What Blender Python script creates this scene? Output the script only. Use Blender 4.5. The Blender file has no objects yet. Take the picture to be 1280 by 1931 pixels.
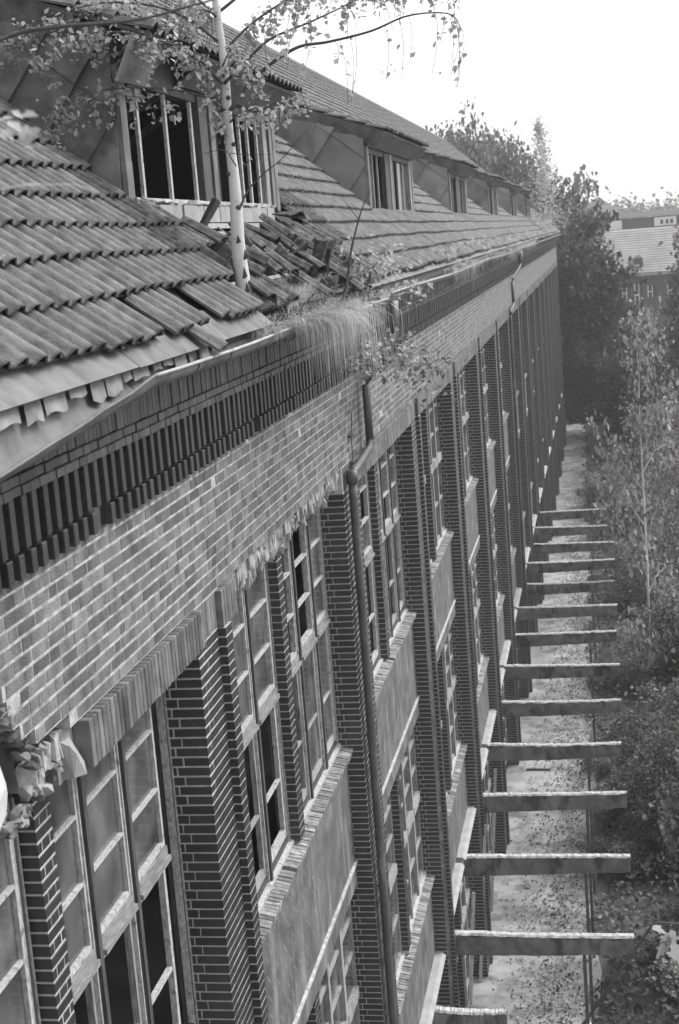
import bpy, bmesh, math, random
import numpy as np
from mathutils import Vector, Matrix
random.seed(7); rng = np.random.default_rng(7)
R = math.radians
scene = bpy.context.scene
col = scene.collection
GZ = -15.94                       # ground level; the camera stands at height 0, 3.07 m out from the facade plane

# ------------------------------------------------------------------ camera
YAW, PITCH, ROLL, FPX, CX = 0.183953, 0.180225, -0.077685, 2800.1, 3.07
fw = Vector((-math.sin(YAW)*math.cos(PITCH), math.cos(YAW)*math.cos(PITCH), -math.sin(PITCH)))
r0 = Vector((math.cos(YAW), math.sin(YAW), 0)); u0 = r0.cross(fw)
rt = r0*math.cos(ROLL)+u0*math.sin(ROLL); up = -r0*math.sin(ROLL)+u0*math.cos(ROLL)
cd = bpy.data.cameras.new('camera'); cam = bpy.data.objects.new('camera', cd); col.objects.link(cam)
cam.matrix_world = Matrix(((rt.x, up.x, -fw.x, CX), (rt.y, up.y, -fw.y, 0), (rt.z, up.z, -fw.z, 0), (0, 0, 0, 1)))
cd.sensor_fit = 'VERTICAL'; cd.sensor_height = 36.0; cd.lens = FPX/1931*36.0
cd.clip_start = 0.1; cd.clip_end = 3000
cd.dof.use_dof = True; cd.dof.focus_distance = 13.5; cd.dof.aperture_fstop = 4.5
scene.camera = cam

# ------------------------------------------------------------------ sky, sun, exposure
SUN_EL, SUN_AZ = R(48), R(58)      # azimuth measured from +Y towards +X
w = bpy.data.worlds.new('World'); scene.world = w; w.use_nodes = True
nt = w.node_tree; nt.nodes.clear()
sky = nt.nodes.new('ShaderNodeTexSky'); sky.sky_type = 'NISHITA'; sky.sun_disc = False
sky.sun_elevation = SUN_EL; sky.sun_rotation = SUN_AZ; sky.air_density = 1.0; sky.dust_density = 4.0
bw = nt.nodes.new('ShaderNodeRGBToBW')
sc_ = nt.nodes.new('ShaderNodeMath'); sc_.operation = 'MULTIPLY_ADD'; sc_.inputs[1].default_value = 0.6; sc_.inputs[2].default_value = 5.6
bg = nt.nodes.new('ShaderNodeBackground'); bg.inputs['Strength'].default_value = 0.105
out = nt.nodes.new('ShaderNodeOutputWorld')
nt.links.new(sky.outputs[0], bw.inputs[0]); nt.links.new(bw.outputs[0], sc_.inputs[0])
nt.links.new(sc_.outputs[0], bg.inputs['Color']); nt.links.new(bg.outputs[0], out.inputs['Surface'])
sd = bpy.data.lights.new('sun', 'SUN'); sd.energy = 2.6; sd.angle = R(30); sd.color = (1, 1, 1)
so = bpy.data.objects.new('sun', sd); col.objects.link(so)
sdir = Vector((math.sin(SUN_AZ)*math.cos(SUN_EL), math.cos(SUN_AZ)*math.cos(SUN_EL), math.sin(SUN_EL)))
so.rotation_euler = (-sdir).to_track_quat('-Z', 'Y').to_euler()
scene.view_settings.view_transform = 'Standard'; scene.view_settings.look = 'None'
scene.view_settings.gamma = 1.0; scene.view_settings.use_curve_mapping = False
scene.view_settings.exposure = 0.62
scene.cycles.max_bounces = 6; scene.cycles.volume_bounces = 2
scene.cycles.use_denoising = True

# ------------------------------------------------------------------ materials (all neutral greys: a black-and-white photograph)
def mat(name, lo, hi, scale=8, rough=0.8, spec=0.5, island=0.0, bump=0.0, bscale=60, detail=4, trans=0.0, stains=None, stretch=None, metal=0.0):
    m = bpy.data.materials.new(name); m.use_nodes = True
    n = m.node_tree; n.nodes.clear(); L = n.links.new
    o = n.nodes.new('ShaderNodeOutputMaterial'); b = n.nodes.new('ShaderNodeBsdfPrincipled')
    tc = n.nodes.new('ShaderNodeNewGeometry')
    mp = n.nodes.new('ShaderNodeMapping'); L(tc.outputs['Position'], mp.inputs[0])
    if stretch: mp.inputs['Scale'].default_value = stretch
    nz = n.nodes.new('ShaderNodeTexNoise'); nz.inputs['Scale'].default_value = scale; nz.inputs['Detail'].default_value = detail
    L(mp.outputs[0], nz.inputs['Vector'])
    val = n.nodes.new('ShaderNodeMapRange'); val.inputs['From Min'].default_value = 0.3; val.inputs['From Max'].default_value = 0.7
    val.inputs['To Min'].default_value = lo; val.inputs['To Max'].default_value = hi
    L(nz.outputs[0], val.inputs['Value']); cur = val.outputs[0]
    if island > 0:                 # every brick, tile, leaf its own tone
        oi = n.nodes.new('ShaderNodeObjectInfo')
        a = n.nodes.new('ShaderNodeMath'); a.operation = 'ADD'; L(tc.outputs['Random Per Island'], a.inputs[0]); L(oi.outputs['Random'], a.inputs[1])
        f = n.nodes.new('ShaderNodeMath'); f.operation = 'FRACT'; L(a.outputs[0], f.inputs[0])
        mr = n.nodes.new('ShaderNodeMapRange'); mr.inputs['To Min'].default_value = 1-island; mr.inputs['To Max'].default_value = 1+island
        L(f.outputs[0], mr.inputs['Value'])
        mu = n.nodes.new('ShaderNodeMath'); mu.operation = 'MULTIPLY'; L(cur, mu.inputs[0]); L(mr.outputs[0], mu.inputs[1]); cur = mu.outputs[0]
    if stains:                     # (scale, threshold, factor, stretch)
        mp2 = n.nodes.new('ShaderNodeMapping'); L(tc.outputs['Position'], mp2.inputs[0]); mp2.inputs['Scale'].default_value = stains[3]
        n2 = n.nodes.new('ShaderNodeTexNoise'); n2.inputs['Scale'].default_value = stains[0]; n2.inputs['Detail'].default_value = 5
        L(mp2.outputs[0], n2.inputs['Vector'])
        m2 = n.nodes.new('ShaderNodeMapRange'); m2.inputs['From Min'].default_value = stains[1]; m2.inputs['From Max'].default_value = stains[1]+0.12
        m2.inputs['To Min'].default_value = 1.0; m2.inputs['To Max'].default_value = stains[2]
        L(n2.outputs[0], m2.inputs['Value'])
        mu = n.nodes.new('ShaderNodeMath'); mu.operation = 'MULTIPLY'; L(cur, mu.inputs[0]); L(m2.outputs[0], mu.inputs[1]); cur = mu.outputs[0]
    L(cur, b.inputs['Base Color'])
    b.inputs['Roughness'].default_value = rough; b.inputs['Specular IOR Level'].default_value = spec; b.inputs['Metallic'].default_value = metal
    if bump > 0:
        nb = n.nodes.new('ShaderNodeTexNoise'); nb.inputs['Scale'].default_value = bscale; nb.inputs['Detail'].default_value = 5
        L(mp.outputs[0], nb.inputs['Vector'])
        bp = n.nodes.new('ShaderNodeBump'); bp.inputs['Strength'].default_value = bump; bp.inputs['Distance'].default_value = 0.01
        L(nb.outputs[0], bp.inputs['Height']); L(bp.outputs[0], b.inputs['Normal'])
    if trans > 0:
        t = n.nodes.new('ShaderNodeBsdfTranslucent'); L(cur, t.inputs[0])
        mx = n.nodes.new('ShaderNodeMixShader'); mx.inputs[0].default_value = trans
        L(b.outputs[0], mx.inputs[1]); L(t.outputs[0], mx.inputs[2]); L(mx.outputs[0], o.inputs[0])
    else:
        L(b.outputs[0], o.inputs[0])
    return m
M = {}
M['brick'] = mat('brick_band', .075, .175, 6, .6, .5, .42, .8, 60, detail=9, stains=(3.5, .56, .55, (1, 1, .5)))
M['pbrick'] = mat('brick_pier', .012, .024, 8, .42, .8, .4, .5, 70, stains=(6, .64, 1.6, (1, 1, .7)))
M['fbrick'] = mat('brick_frieze', .05, .09, 12, .55, .6, .4, .5, 70, stains=(3, .55, .6, (1, 1, .3)))
M['sbrick'] = mat('brick_sill', .12, .26, 14, .85, .3, .4, .6, 60, stains=(9, .6, 2.0, (1, 1, 1)))
M['mortar'] = mat('mortar', .20, .50, 10, .95, .2, 0, .8, 50)
M['pmortar'] = mat('mortar_pier', .34, .50, 12, .95, .2, 0, .6, 60)
M['rubble'] = mat('broken_mortar', .20, .46, 9, .95, .2, 0, 1.0, 30)
M['render'] = mat('spandrel_render', .06, .14, 3.5, .75, .4, 0, .6, 50, detail=8, stains=(7, .5, 1.6, (1, 1, .08)))
M['ledge'] = mat('ledge_render', .24, .34, 4, .85, .3, 0, .5, 50)
M['conc'] = mat('beam_concrete', .09, .21, 3.5, .9, .3, 0, .8, 40, detail=8, stains=(4, .52, .42, (1, 1, .5)))
M['concl'] = mat('concrete_pale_top', .25, .55, 14, .95, .2, 0, .8, 40)  # paler than the beam concrete
M['tile'] = mat('roof_tile', .065, .16, 9, .72, .35, .16, .7, 45, detail=9, stains=(3.5, .53, .6, (1, 1, 1)))
M['tileold'] = mat('roof_tile_mossy', .035, .12, 16, .9, .3, .25, .7, 60, stains=(5, .52, 1.6, (1, 1, 1)))
M['deck'] = mat('roof_deck', .03, .05, 6, .9, .2)
M['zinc'] = mat('zinc_sheet', .09, .17, 5, .55, .5, .12, .3, 40, detail=7, stains=(3.5, .52, .65, (1, 1, 1)))
M['zincl'] = mat('zinc_light', .24, .38, 6, .5, .5, 0, .1, 30)
M['sheet'] = mat('dormer_sheet', .06, .20, 5, .6, .5, .35, .2, 40, stains=(2.3, .57, 1.7, (1, 1, .6)))
M['cloth'] = mat('torn_lining', .15, .28, 8, .8, .3)
M['pipe'] = mat('downpipe', .06, .10, 4, .45, .5, 0, .2, 40, stains=(6, .6, 2.0, (1, 1, .3)))
M['wood'] = mat('weathered_wood', .16, .42, 16, .8, .3, .1, .6, 60, stretch=(6, 6, .5), stains=(5, .56, .5, (1, 1, .4)))
M['woodl'] = mat('pale_paint', .26, .52, 20, .8, .3, 0, .5, 60, stretch=(2, 2, 1), stains=(16, .58, .45, (1, 1, 1)))
M['woodh'] = mat('weathered_rail', .14, .32, 16, .8, .3, .05, .6, 60, stretch=(5, .5, 6), stains=(6, .56, .55, (1, .4, 1)))
M['woodd'] = mat('dark_wood', .035, .09, 14, .7, .4, 0, .5, 60, stretch=(5, 5, .4))
M['plaster'] = mat('white_plaster', .42, .6, 5, .9, .2, 0, .6, 20)
M['sheetl'] = mat('dormer_sheet_pale', .15, .25, 2.2, .6, .5, .2, .2, 40, stains=(2.6, .55, .65, (1, 1, .5)))
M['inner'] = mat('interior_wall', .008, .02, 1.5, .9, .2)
M['bark'] = mat('birch_bark', .45, .62, 5, .8, .3, 0, .3, 40, stains=(9, .63, .12, (1, 1, 3)))
M['barkd'] = mat('dark_bark', .05, .10, 20, .9, .2)
M['leaf'] = mat('birch_leaf', .34, .48, 2, .5, .5, .35, trans=.5)
M['shrub'] = mat('shrub_leaf', .09, .18, .8, .5, .5, .75, trans=.3)
M['shrubl'] = mat('pale_leaf', .17, .33, 1, .5, .5, .7, trans=.3)
M['treef'] = mat('hazed_tree_leaf', .13, .20, .4, .7, .3, .5, trans=.25)  # distance haze put into the leaf colour, paler than the nearer trees
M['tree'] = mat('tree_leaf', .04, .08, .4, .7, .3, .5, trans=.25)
M['grass'] = mat('dry_grass', .34, .56, 3, .8, .3, .6, trans=.3)
M['moss'] = mat('moss', .03, .09, 12, 1, .1, 0, 1, 30)
M['ground'] = mat('ground_soil', .07, .13, .6, .95, .2, 0, .5, 10)
M['path'] = mat('path_gravel', .19, .40, 1.1, .95, .2, 0, 1.0, 9, detail=9, stains=(2.6, .5, .62, (1, 1, 1)))
M['litter'] = mat('dead_leaf', .10, .34, 3, .9, .2, .95)
M['farroof'] = mat('far_roof', .24, .30, .5, .8, .3, .08)
M['farwall'] = mat('far_wall', .06, .09, .5, .9, .2)
M['white'] = mat('white_wall', .6, .7, 1, .9, .2)
M['grey'] = mat('grey_slab', .3, .36, 1, .9, .2)
def glass():
    m = mat('dusty_glass', .04, .20, 2.5, .12, .7, 0, 0, stains=(3, .5, 1.3, (1, 1, .6)))
    n = m.node_tree; o = [x for x in n.nodes if x.type == 'OUTPUT_MATERIAL'][0]; b = [x for x in n.nodes if x.type == 'BSDF_PRINCIPLED'][0]
    t = n.nodes.new('ShaderNodeBsdfTransparent'); t.inputs[0].default_value = (.8, .8, .8, 1)
    mx = n.nodes.new('ShaderNodeMixShader'); mx.inputs[0].default_value = .3
    n.links.new(b.outputs[0], mx.inputs[1]); n.links.new(t.outputs[0], mx.inputs[2]); n.links.new(mx.outputs[0], o.inputs[0])
    return m
M['glass'] = glass()

# ------------------------------------------------------------------ helpers
def props(o, label=None, cat=None, group=None, kind=None):
    if label: o['label'] = label
    if cat: o['category'] = cat
    if group: o['group'] = group
    if kind: o['kind'] = kind
    return o
def empty(name, loc=(0, 0, 0)):
    o = bpy.data.objects.new(name, None); o.location = loc; col.objects.link(o); o.empty_display_size = .2; return o
_linked = []
def link(name, me, m=None, parent=None, loc=None):
    if m is not None and not me.materials:
        for x in (m if isinstance(m, (list, tuple)) else [m]): me.materials.append(M[x])
    o = bpy.data.objects.new(name, me); col.objects.link(o)
    if parent is not None:
        o.parent = parent
        o.matrix_parent_inverse = wm(parent).inverted()
    if loc is not None: o.matrix_basis = Matrix.Translation(loc) if not isinstance(loc, Matrix) else loc
    return o
def wm(o):
    m = o.matrix_basis.copy()
    if o.parent is not None: m = wm(o.parent) @ o.matrix_parent_inverse @ m
    return m
class MB:
    def __init__(s): s.v = []; s.f = []; s.mi = []
    def add(s, vs, fs, mi=0):
        b = len(s.v); s.v.extend(vs)
        for f in fs: s.f.append(tuple(i+b for i in f)); s.mi.append(mi)
        return s
    def box(s, x0, x1, y0, y1, z0, z1, mi=0, mx=None):
        vs = [(x, y, z) for x in (x0, x1) for y in (y0, y1) for z in (z0, z1)]
        if mx is not None: vs = [tuple(mx @ Vector(v)) for v in vs]
        return s.add(vs, [(0, 1, 3, 2), (4, 6, 7, 5), (0, 4, 5, 1), (2, 3, 7, 6), (0, 2, 6, 4), (1, 5, 7, 3)], mi)
    def tube(s, pts, rad, n=7, mi=0, cap=True):
        P = [Vector(p) for p in pts]; rad = rad if isinstance(rad, (list, tuple)) else [rad]*len(P)
        rings = []
        for i, p in enumerate(P):
            d = (P[min(i+1, len(P)-1)]-P[max(i-1, 0)]).normalized()
            a = d.cross(Vector((.31, .52, .79))).normalized(); b2 = d.cross(a)
            rings.append([tuple(p+a*math.cos(2*math.pi*k/n)*rad[i]+b2*math.sin(2*math.pi*k/n)*rad[i]) for k in range(n)])
        fs = []
        for i in range(len(P)-1):
            for k in range(n): fs.append((i*n+k, i*n+(k+1) % n, (i+1)*n+(k+1) % n, (i+1)*n+k))
        if cap: fs += [tuple(range(n))[::-1], tuple(range((len(P)-1)*n, len(P)*n))]
        return s.add([v for r_ in rings for v in r_], fs, mi)
    def mesh(s, name, mats, smooth=False):
        me = bpy.data.meshes.new(name); me.from_pydata(s.v, [], s.f)
        for x in (mats if isinstance(mats, (list, tuple)) else [mats]): me.materials.append(M[x])
        if len(set(s.mi)) > 1: me.polygons.foreach_set('material_index', s.mi)
        if smooth: me.polygons.foreach_set('use_smooth', [True]*len(s.f))
        me.update(); return me
    def build(s, name, mats, parent=None, smooth=False):
        return link(name, s.mesh(name, mats, smooth), None, parent)
def batch(name, bv, bf, mats4, m, parent=None, kind='stuff', smooth=False):
    """N transformed copies of one small shape (all faces of equal length) joined into one mesh."""
    bv = np.asarray(bv, float); T = np.asarray(mats4, float); N = len(T); nv = len(bv)
    V = np.einsum('nij,kj->nki', T[:, :3, :3], bv)+T[:, None, :3, 3]
    F = np.asarray(bf); k = F.shape[1]
    FF = (F[None]+(np.arange(N)*nv)[:, None, None]).reshape(-1, k)
    return arrmesh(name, V.reshape(-1, 3), FF, m, parent, kind, smooth)
def arrmesh(name, V, FF, m, parent=None, kind='stuff', smooth=False):
    k = FF.shape[1]
    me = bpy.data.meshes.new(name); me.vertices.add(len(V)); me.vertices.foreach_set('co', V.astype(np.float32).ravel())
    me.loops.add(FF.size); me.loops.foreach_set('vertex_index', FF.astype(np.int32).ravel())
    me.polygons.add(len(FF)); me.polygons.foreach_set('loop_start', np.arange(0, FF.size, k, dtype=np.int32))
    try: me.polygons.foreach_set('loop_total', np.full(len(FF), k, dtype=np.int32))
    except Exception: pass
    me.update(calc_edges=True); me.validate()
    me.polygons.foreach_set('use_smooth', [bool(smooth)]*len(FF))
    me.materials.append(M[m]); o = link(name, me, None, parent)
    if kind: o['kind'] = kind
    return o
def project(p):
    d = Vector(p)-Vector((CX, 0, 0)); w_ = d.dot(fw)
    if w_ < .5: return None
    return (640+FPX*d.dot(rt)/w_, 965.5-FPX*d.dot(up)/w_, w_)
def inframe(p, mrg=15):
    q = project(p)
    return q is not None and -mrg < q[0] < 1280+mrg and -mrg < q[1] < 1931+mrg
def noise3(x, y, z): return math.sin(x*1.7+y*2.3+z*.9)*math.cos(y*1.1-z*2.7+x*.4)

# bricks are gathered first, then the 300 of each kind that show largest become objects, the rest one mesh per kind
BR = {}
def brick(kind, owner, x0, x1, y0, y1, z0, z1, ax='x', j=.0018, m='brick', mx=None):
    BR.setdefault(kind, []).append((owner, x0+0, x1+random.uniform(-j, j) if ax == 'x' else x1, y0, y1, z0, z1, m, mx))
_bm = {}
def brick_me(dx, dy, dz, m):
    key = (round(dx, 2), round(dy, 2), round(dz, 2), m)
    if key not in _bm:
        bm = bmesh.new(); bmesh.ops.create_cube(bm, size=1)
        bmesh.ops.scale(bm, vec=key[:3] if min(key[:3]) > 0 else (dx, dy, dz), verts=bm.verts)
        bmesh.ops.bevel(bm, geom=list(bm.edges), offset=.004, segments=1, affect='EDGES')
        me = bpy.data.meshes.new('brick'); bm.to_mesh(me); bm.free(); me.materials.append(M[m]); _bm[key] = me
    return _bm[key], key
def flush_bricks(root, n_each=300):
    for kind, L in BR.items():
        sc = []
        for i, (ow, x0, x1, y0, y1, z0, z1, m, mx) in enumerate(L):
            c = Vector(((x0+x1)/2, (y0+y1)/2, (z0+z1)/2))
            if mx is not None: c = mx @ c
            p = project(c)
            ok = p is not None and -5 < p[0] < 1285 and -5 < p[1] < 1936
            sc.append((1/p[2] if ok else -1, i))
        sc.sort(reverse=True)
        top = {i for s_, i in sc[:n_each] if s_ > 0}
        rest = {}
        for i, (ow, x0, x1, y0, y1, z0, z1, m, mx) in enumerate(L):
            if i in top:
                me, key = brick_me(x1-x0, y1-y0, z1-z0, m)
                c = Vector(((x0+x1)/2, (y0+y1)/2, (z0+z1)/2))
                T = Matrix.Translation(c) @ Matrix.Diagonal(((x1-x0)/key[0], (y1-y0)/key[1], (z1-z0)/key[2], 1))
                if mx is not None: T = mx @ T
                link(kind, me, None, ow, T)
            else:
                rest.setdefault(m, []).append((x0, x1, y0, y1, z0, z1, mx))
        for m, B in rest.items():
            T = np.zeros((len(B), 4, 4)); T[:, 3, 3] = 1
            for q, (x0, x1, y0, y1, z0, z1, mx) in enumerate(B):
                A = np.array([[x1-x0, 0, 0, (x0+x1)/2], [0, y1-y0, 0, (y0+y1)/2], [0, 0, z1-z0, (z0+z1)/2], [0, 0, 0, 1]])
                T[q] = (np.array(mx) @ A) if mx is not None else A
            cv = [(x-.5, y-.5, z-.5) for x in (0, 1) for y in (0, 1) for z in (0, 1)]
            cf = [(0, 1, 3, 2), (4, 6, 7, 5), (0, 4, 5, 1), (2, 3, 7, 6), (0, 2, 6, 4), (1, 5, 7, 3)]
            batch(kind, cv, cf, T, m, root)

# ------------------------------------------------------------------ setting: ground and path
g = MB(); n = 40
for i in range(n+1):
    for j in range(n+1):
        x = -200+400*i/n; y = -60+560*j/n
        g.v.append((x, y, GZ-.02+(0 if -20 < x < 30 and y < 140 else .3*noise3(x*.03, y*.03, 1))))
for i in range(n):
    for j in range(n): g.f.append((i*(n+1)+j, (i+1)*(n+1)+j, (i+1)*(n+1)+j+1, i*(n+1)+j+1)); g.mi.append(0)
props(g.build('ground', 'ground'), kind='structure')
p = MB(); N = 60
for i in range(N+1):
    y = 10+110*i/N
    xr = 2.35-.011*(y-28)+.12*math.sin(i*1.9)
    p.v += [(-.35, y, GZ+.004), (xr*.5, y, GZ+.03), (xr, y, GZ+.004)]
for i in range(N):
    for k in (0, 1): p.f.append((i*3+k, i*3+k+1, i*3+k+4, i*3+k+3)); p.mi.append(0)
props(p.build('path', 'path'), kind='structure')

# ------------------------------------------------------------------ factory building
BLD = empty('factory_building', (0, 0, GZ))
props(BLD, 'long derelict brick factory building with tiled roof and dormers, seen along its facade', 'building')
P = 6.489; K0, K1 = -1, 15; YEND = 109.0; Y0 = 4.4
def YP(k): return 10.33+P*k         # near corner of pier k
def YR(k): return 10.93+P*k         # its rib
def YM(k): return 7.45+P*k          # mullion between pier k-1 and pier k
CP = .077
HOLE = (7.62, 7.12, 6.93, 6.84, 6.8, 6.76, 6.7)
wall = MB()
for c_ in range(7): wall.box(-.4, -.0035, HOLE[c_]+.05, YEND, -2.60+c_*.0855, -2.60+(c_+1)*.0855)
wall.box(-.4, -.0035, Y0, YEND, -2.60+7*.0855, -.72).box(-.4, -.14, Y0, 6.8, -2.6, -2.002)
# interior shell: back wall, floors, end walls
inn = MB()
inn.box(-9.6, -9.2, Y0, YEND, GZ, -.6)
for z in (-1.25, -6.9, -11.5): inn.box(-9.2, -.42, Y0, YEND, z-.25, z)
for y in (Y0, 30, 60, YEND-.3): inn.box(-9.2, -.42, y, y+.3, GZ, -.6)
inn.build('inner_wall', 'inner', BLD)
facade = wall.build('facade_wall', 'mortar', BLD)
end = MB().box(-9.6, -.004, YEND, YEND+.3, GZ, -.7).build('end_wall', 'pbrick', BLD)
# band of brickwork above the windows
cb = .0855
for c in range(12):
    z0 = -2.60+c*cb+.007; z1 = z0+cb-.015
    if c == 11: z1 = z0+.03
    y = Y0+random.uniform(0, .3)
    i = random.randint(0, 2)
    while y < YEND:
        L_ = (.245 if (i+c) % 2 else .118) if random.random() > .12 else .245
        if y+L_ > YEND: break
        if not (c < 7 and y < HOLE[c]):      # broken hole at the near end
            if random.random() > .006:
                brick('brick', facade, -.10, 0, y+.004, y+L_+.004, z0, z1, j=.002, m='brick')
        y += L_+.009; i += 1
# frieze: header courses, two tiers of dentil bricks, soldier row
FRZ = MB().box(-.3, .006, Y0, YEND, -1.615, -.72).build('frieze', 'fbrick', BLD)
q = .165; y = Y0
while y < YEND-.1:
    dy = random.uniform(-.005, .005); dx = random.uniform(-.004, .004)
    brick('dentil_brick', FRZ, 0, .054+dx, y+dy, y+dy+.068, -1.456, -1.174, m='pbrick')
    if random.random() > .01: brick('dentil_brick', FRZ, 0, .078+dx, y+dy-.001, y+dy+.070, -1.592, -1.464, m='pbrick')
    y += q
for (za, zb, xo, L_) in ((-1.172, -1.120, .070, .118), (-1.117, -1.064, .058, .118), (-1.060, -.80, .045, .066)):
    y = Y0+.03
    while y < YEND-.1:
        brick('frieze_brick', FRZ, 0, xo, y, y+L_+random.uniform(0, .004), za+random.uniform(-.002, .003), zb, m='fbrick', j=.007)
        y += L_+.008
# lintel soldiers
for k in range(K0, K1+1):
    ln = MB().box(-.40, -.06 if k != 0 else -.15, YR(k) if k > -1 else 7.55, YP(k+1) if k < K1 else YEND, -2.90, -2.602).build('lintel', 'ledge', BLD)
    y = YR(k)
    while y < YP(k+1)+.59 and y < YEND:
        flush = y >= YP(k+1)-.02
        skip = (k == 0 and 11.33 < y < 16.8) or (k == -1 and y < 7.80)
        if not skip:
            brick('soldier_brick', ln, -.058, 0 if flush else .05, y, y+.066, -2.90+random.uniform(-.004, .004), -2.61, m='brick' if not flush else 'brick')
        y += .077
# piers, ribs, mullions
ZT = -2.905
nc = int((ZT-GZ)/CP)
for k in range(K0, K1+1):
    yp, yr = YP(k), YR(k)
    pr = MB().box(-.40, -.0035, yp+.0035, yr+.10, GZ, -2.605).box(-.2, .0565, yr+.0035, yr+.1965, GZ, ZT).build('pier', 'pmortar', BLD)
    for c in range(nc):
        z1 = ZT-c*CP-.0065; z0 = z1-.063
        if c % 2:
            brick('brick', pr, -.39, -.205, yp, yp+.12, z0, z1, m='pbrick'); brick('brick', pr, -.195, 0, yp, yp+.12, z0, z1, m='pbrick')
            ys = (.131, .37, .60)
        else:
            brick('brick', pr, -.39, -.262, yp, yp+.12, z0, z1, m='pbrick'); brick('brick', pr, -.25, 0, yp, yp+.12, z0, z1, m='pbrick')
            ys = (.131, .245, .49, .60)
        for a, b in zip(ys[:-1], ys[1:]): brick('brick', pr, -.1, 0, yp+a, yp+b-.011, z0, z1, m='pbrick')
        brick('brick', pr, -.05, .06, yr, yr+.20, z0, z1, m='pbrick')
    ym = YM(k)
    for (za, zb) in ((-5.98, -2.9), (-10.56, -7.74), (-15.9, -12.3)):
        if k < 0: pass
    for (za, zb) in ((-5.98, -2.9), (-10.56, -7.74), (-15.94, -12.3)):
        ml = MB().box(-.42, -.1935, ym+.0035, ym+.2465, za, zb+(.3 if zb == -2.9 else 0)).build('mullion', 'pmortar', BLD)
        c = 0; z = zb
        while z-CP > za:
            zz0, zz1 = z-CP+.006, z-.006
            if c % 2: brick('brick', ml, -.31, -.19, ym, ym+.25, zz0, zz1, m='pbrick')
            else:
                brick('brick', ml, -.31, -.19, ym, ym+.065, zz0, zz1, m='pbrick'); brick('brick', ml, -.25, -.19, ym+.076, ym+.185, zz0, zz1, m='pbrick'); brick('brick', ml, -.25, -.19, ym+.196, ym+.25, zz0, zz1, m='pbrick')
            z -= CP; c += 1
# sills, spandrels, ledges
for k in range(K0, K1):
    ya, yb = YR(k)+.20, YP(k+1)
    for s, (zs, zb) in enumerate(((-6.0, -7.45), (-10.58, -12.0))):
        sp = MB().box(-.42, -.20, ya, yb, zb, zs-.115)
        sp = sp.build('spandrel', 'render', BLD)
        if k <= 2 and s == 0:          # diagonally laid facing with open joints
            jb = MB(); d = Vector((0, .24, -.27)).normalized(); nn = Vector((0, .27, .24)).normalized()
            t0 = 0
            for r_ in range(-12, 40):
                for c_ in range(0, 14):
                    a = Vector((0, ya-1+r_*.125*1.38, zb)) + d*0
                    o_ = Vector((0, ya, zs))+nn*(r_*.125-1.2)+d*(c_*.26+(r_ % 2)*.13-.6)
                    e_ = o_+d*.14
                    if all(ya+.02 < v.y < yb-.02 and zb+.03 < v.z < zs-.14 for v in (o_, e_)) and random.random() < .8:
                        t_ = nn*.0038
                        jb.add([(-.1985, *(o_-t_)[1:]), (-.1985, *(e_-t_)[1:]), (-.1985, *(e_+t_)[1:]), (-.1985, *(o_+t_)[1:]),
                                (-.203, *(o_-t_)[1:]), (-.203, *(e_-t_)[1:]), (-.203, *(e_+t_)[1:]), (-.203, *(o_+t_)[1:])],
                               [(0, 1, 2, 3), (0, 4, 5, 1), (3, 2, 6, 7), (0, 3, 7, 4), (1, 5, 6, 2)])
            props(jb.build('facing_joint', 'ledge', sp), kind='stuff')
        sl = MB().box(-.42, -.155, ya+.002, yb-.002, zs-.125, zs-.055).build('sill', 'render', BLD)
        y = ya+.01
        while y < yb-.05:
            mx = Matrix.Translation((-.20, y+.033, zs-.06)) @ Matrix.Rotation(R(12), 4, 'Y')
            if random.random() > .02:
                brick('sill_brick', sl, -.10, .075, -.032, .032, -.035+random.uniform(-.006, .006), .05+random.uniform(-.006, .006), m='sbrick', mx=mx)
            y += .075
        # sloping inner board
        mx = Matrix.Translation((-.30, 0, zs+.03)) @ Matrix.Rotation(R(8), 4, 'Y')
        MB().box(-.05, .045, ya, yb, -.02, .02, mx=mx).build('window_board', 'woodl', sl)
        if s == 0:
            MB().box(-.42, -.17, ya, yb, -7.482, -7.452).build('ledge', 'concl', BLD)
            MB().box(-.42, -.188, ya, yb, -7.74, -7.484).build('lintel', 'render', BLD)
# rough mortar where the lintel bricks have fallen
def rough(name, boxes, m, parent, seg=.03, amp=.03):
    """an irregular broken piece: convex chunks with sharp broken edges (or a soft bulging sheet for plaster)"""
    bm = bmesh.new()
    for (x0, x1, y0, y1, z0, z1) in boxes:
        soft = m in ('plaster', 'white')
        vs = []
        for _ in range(60 if soft else 15):
            v = Vector((random.uniform(-1, 1), random.uniform(-1, 1), random.uniform(-1, 1)))
            if soft: v.normalize()
            else: v = v/max(abs(v.x), abs(v.y), abs(v.z))*random.uniform(.75, 1.0)
            vs.append(bm.verts.new(((x0+x1)/2+v.x*(x1-x0)*.5, (y0+y1)/2+v.y*(y1-y0)*.5, (z0+z1)/2+v.z*(z1-z0)*.5)))
        rr = bmesh.ops.convex_hull(bm, input=vs)
        bmesh.ops.delete(bm, geom=[g for g in rr['geom_interior'] if isinstance(g, bmesh.types.BMVert)], context='VERTS')
    me = bpy.data.meshes.new(name); bm.to_mesh(me); bm.free(); me.materials.append(M[m])
    return link(name, me, None, parent)
from mathutils import noise as mn
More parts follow.
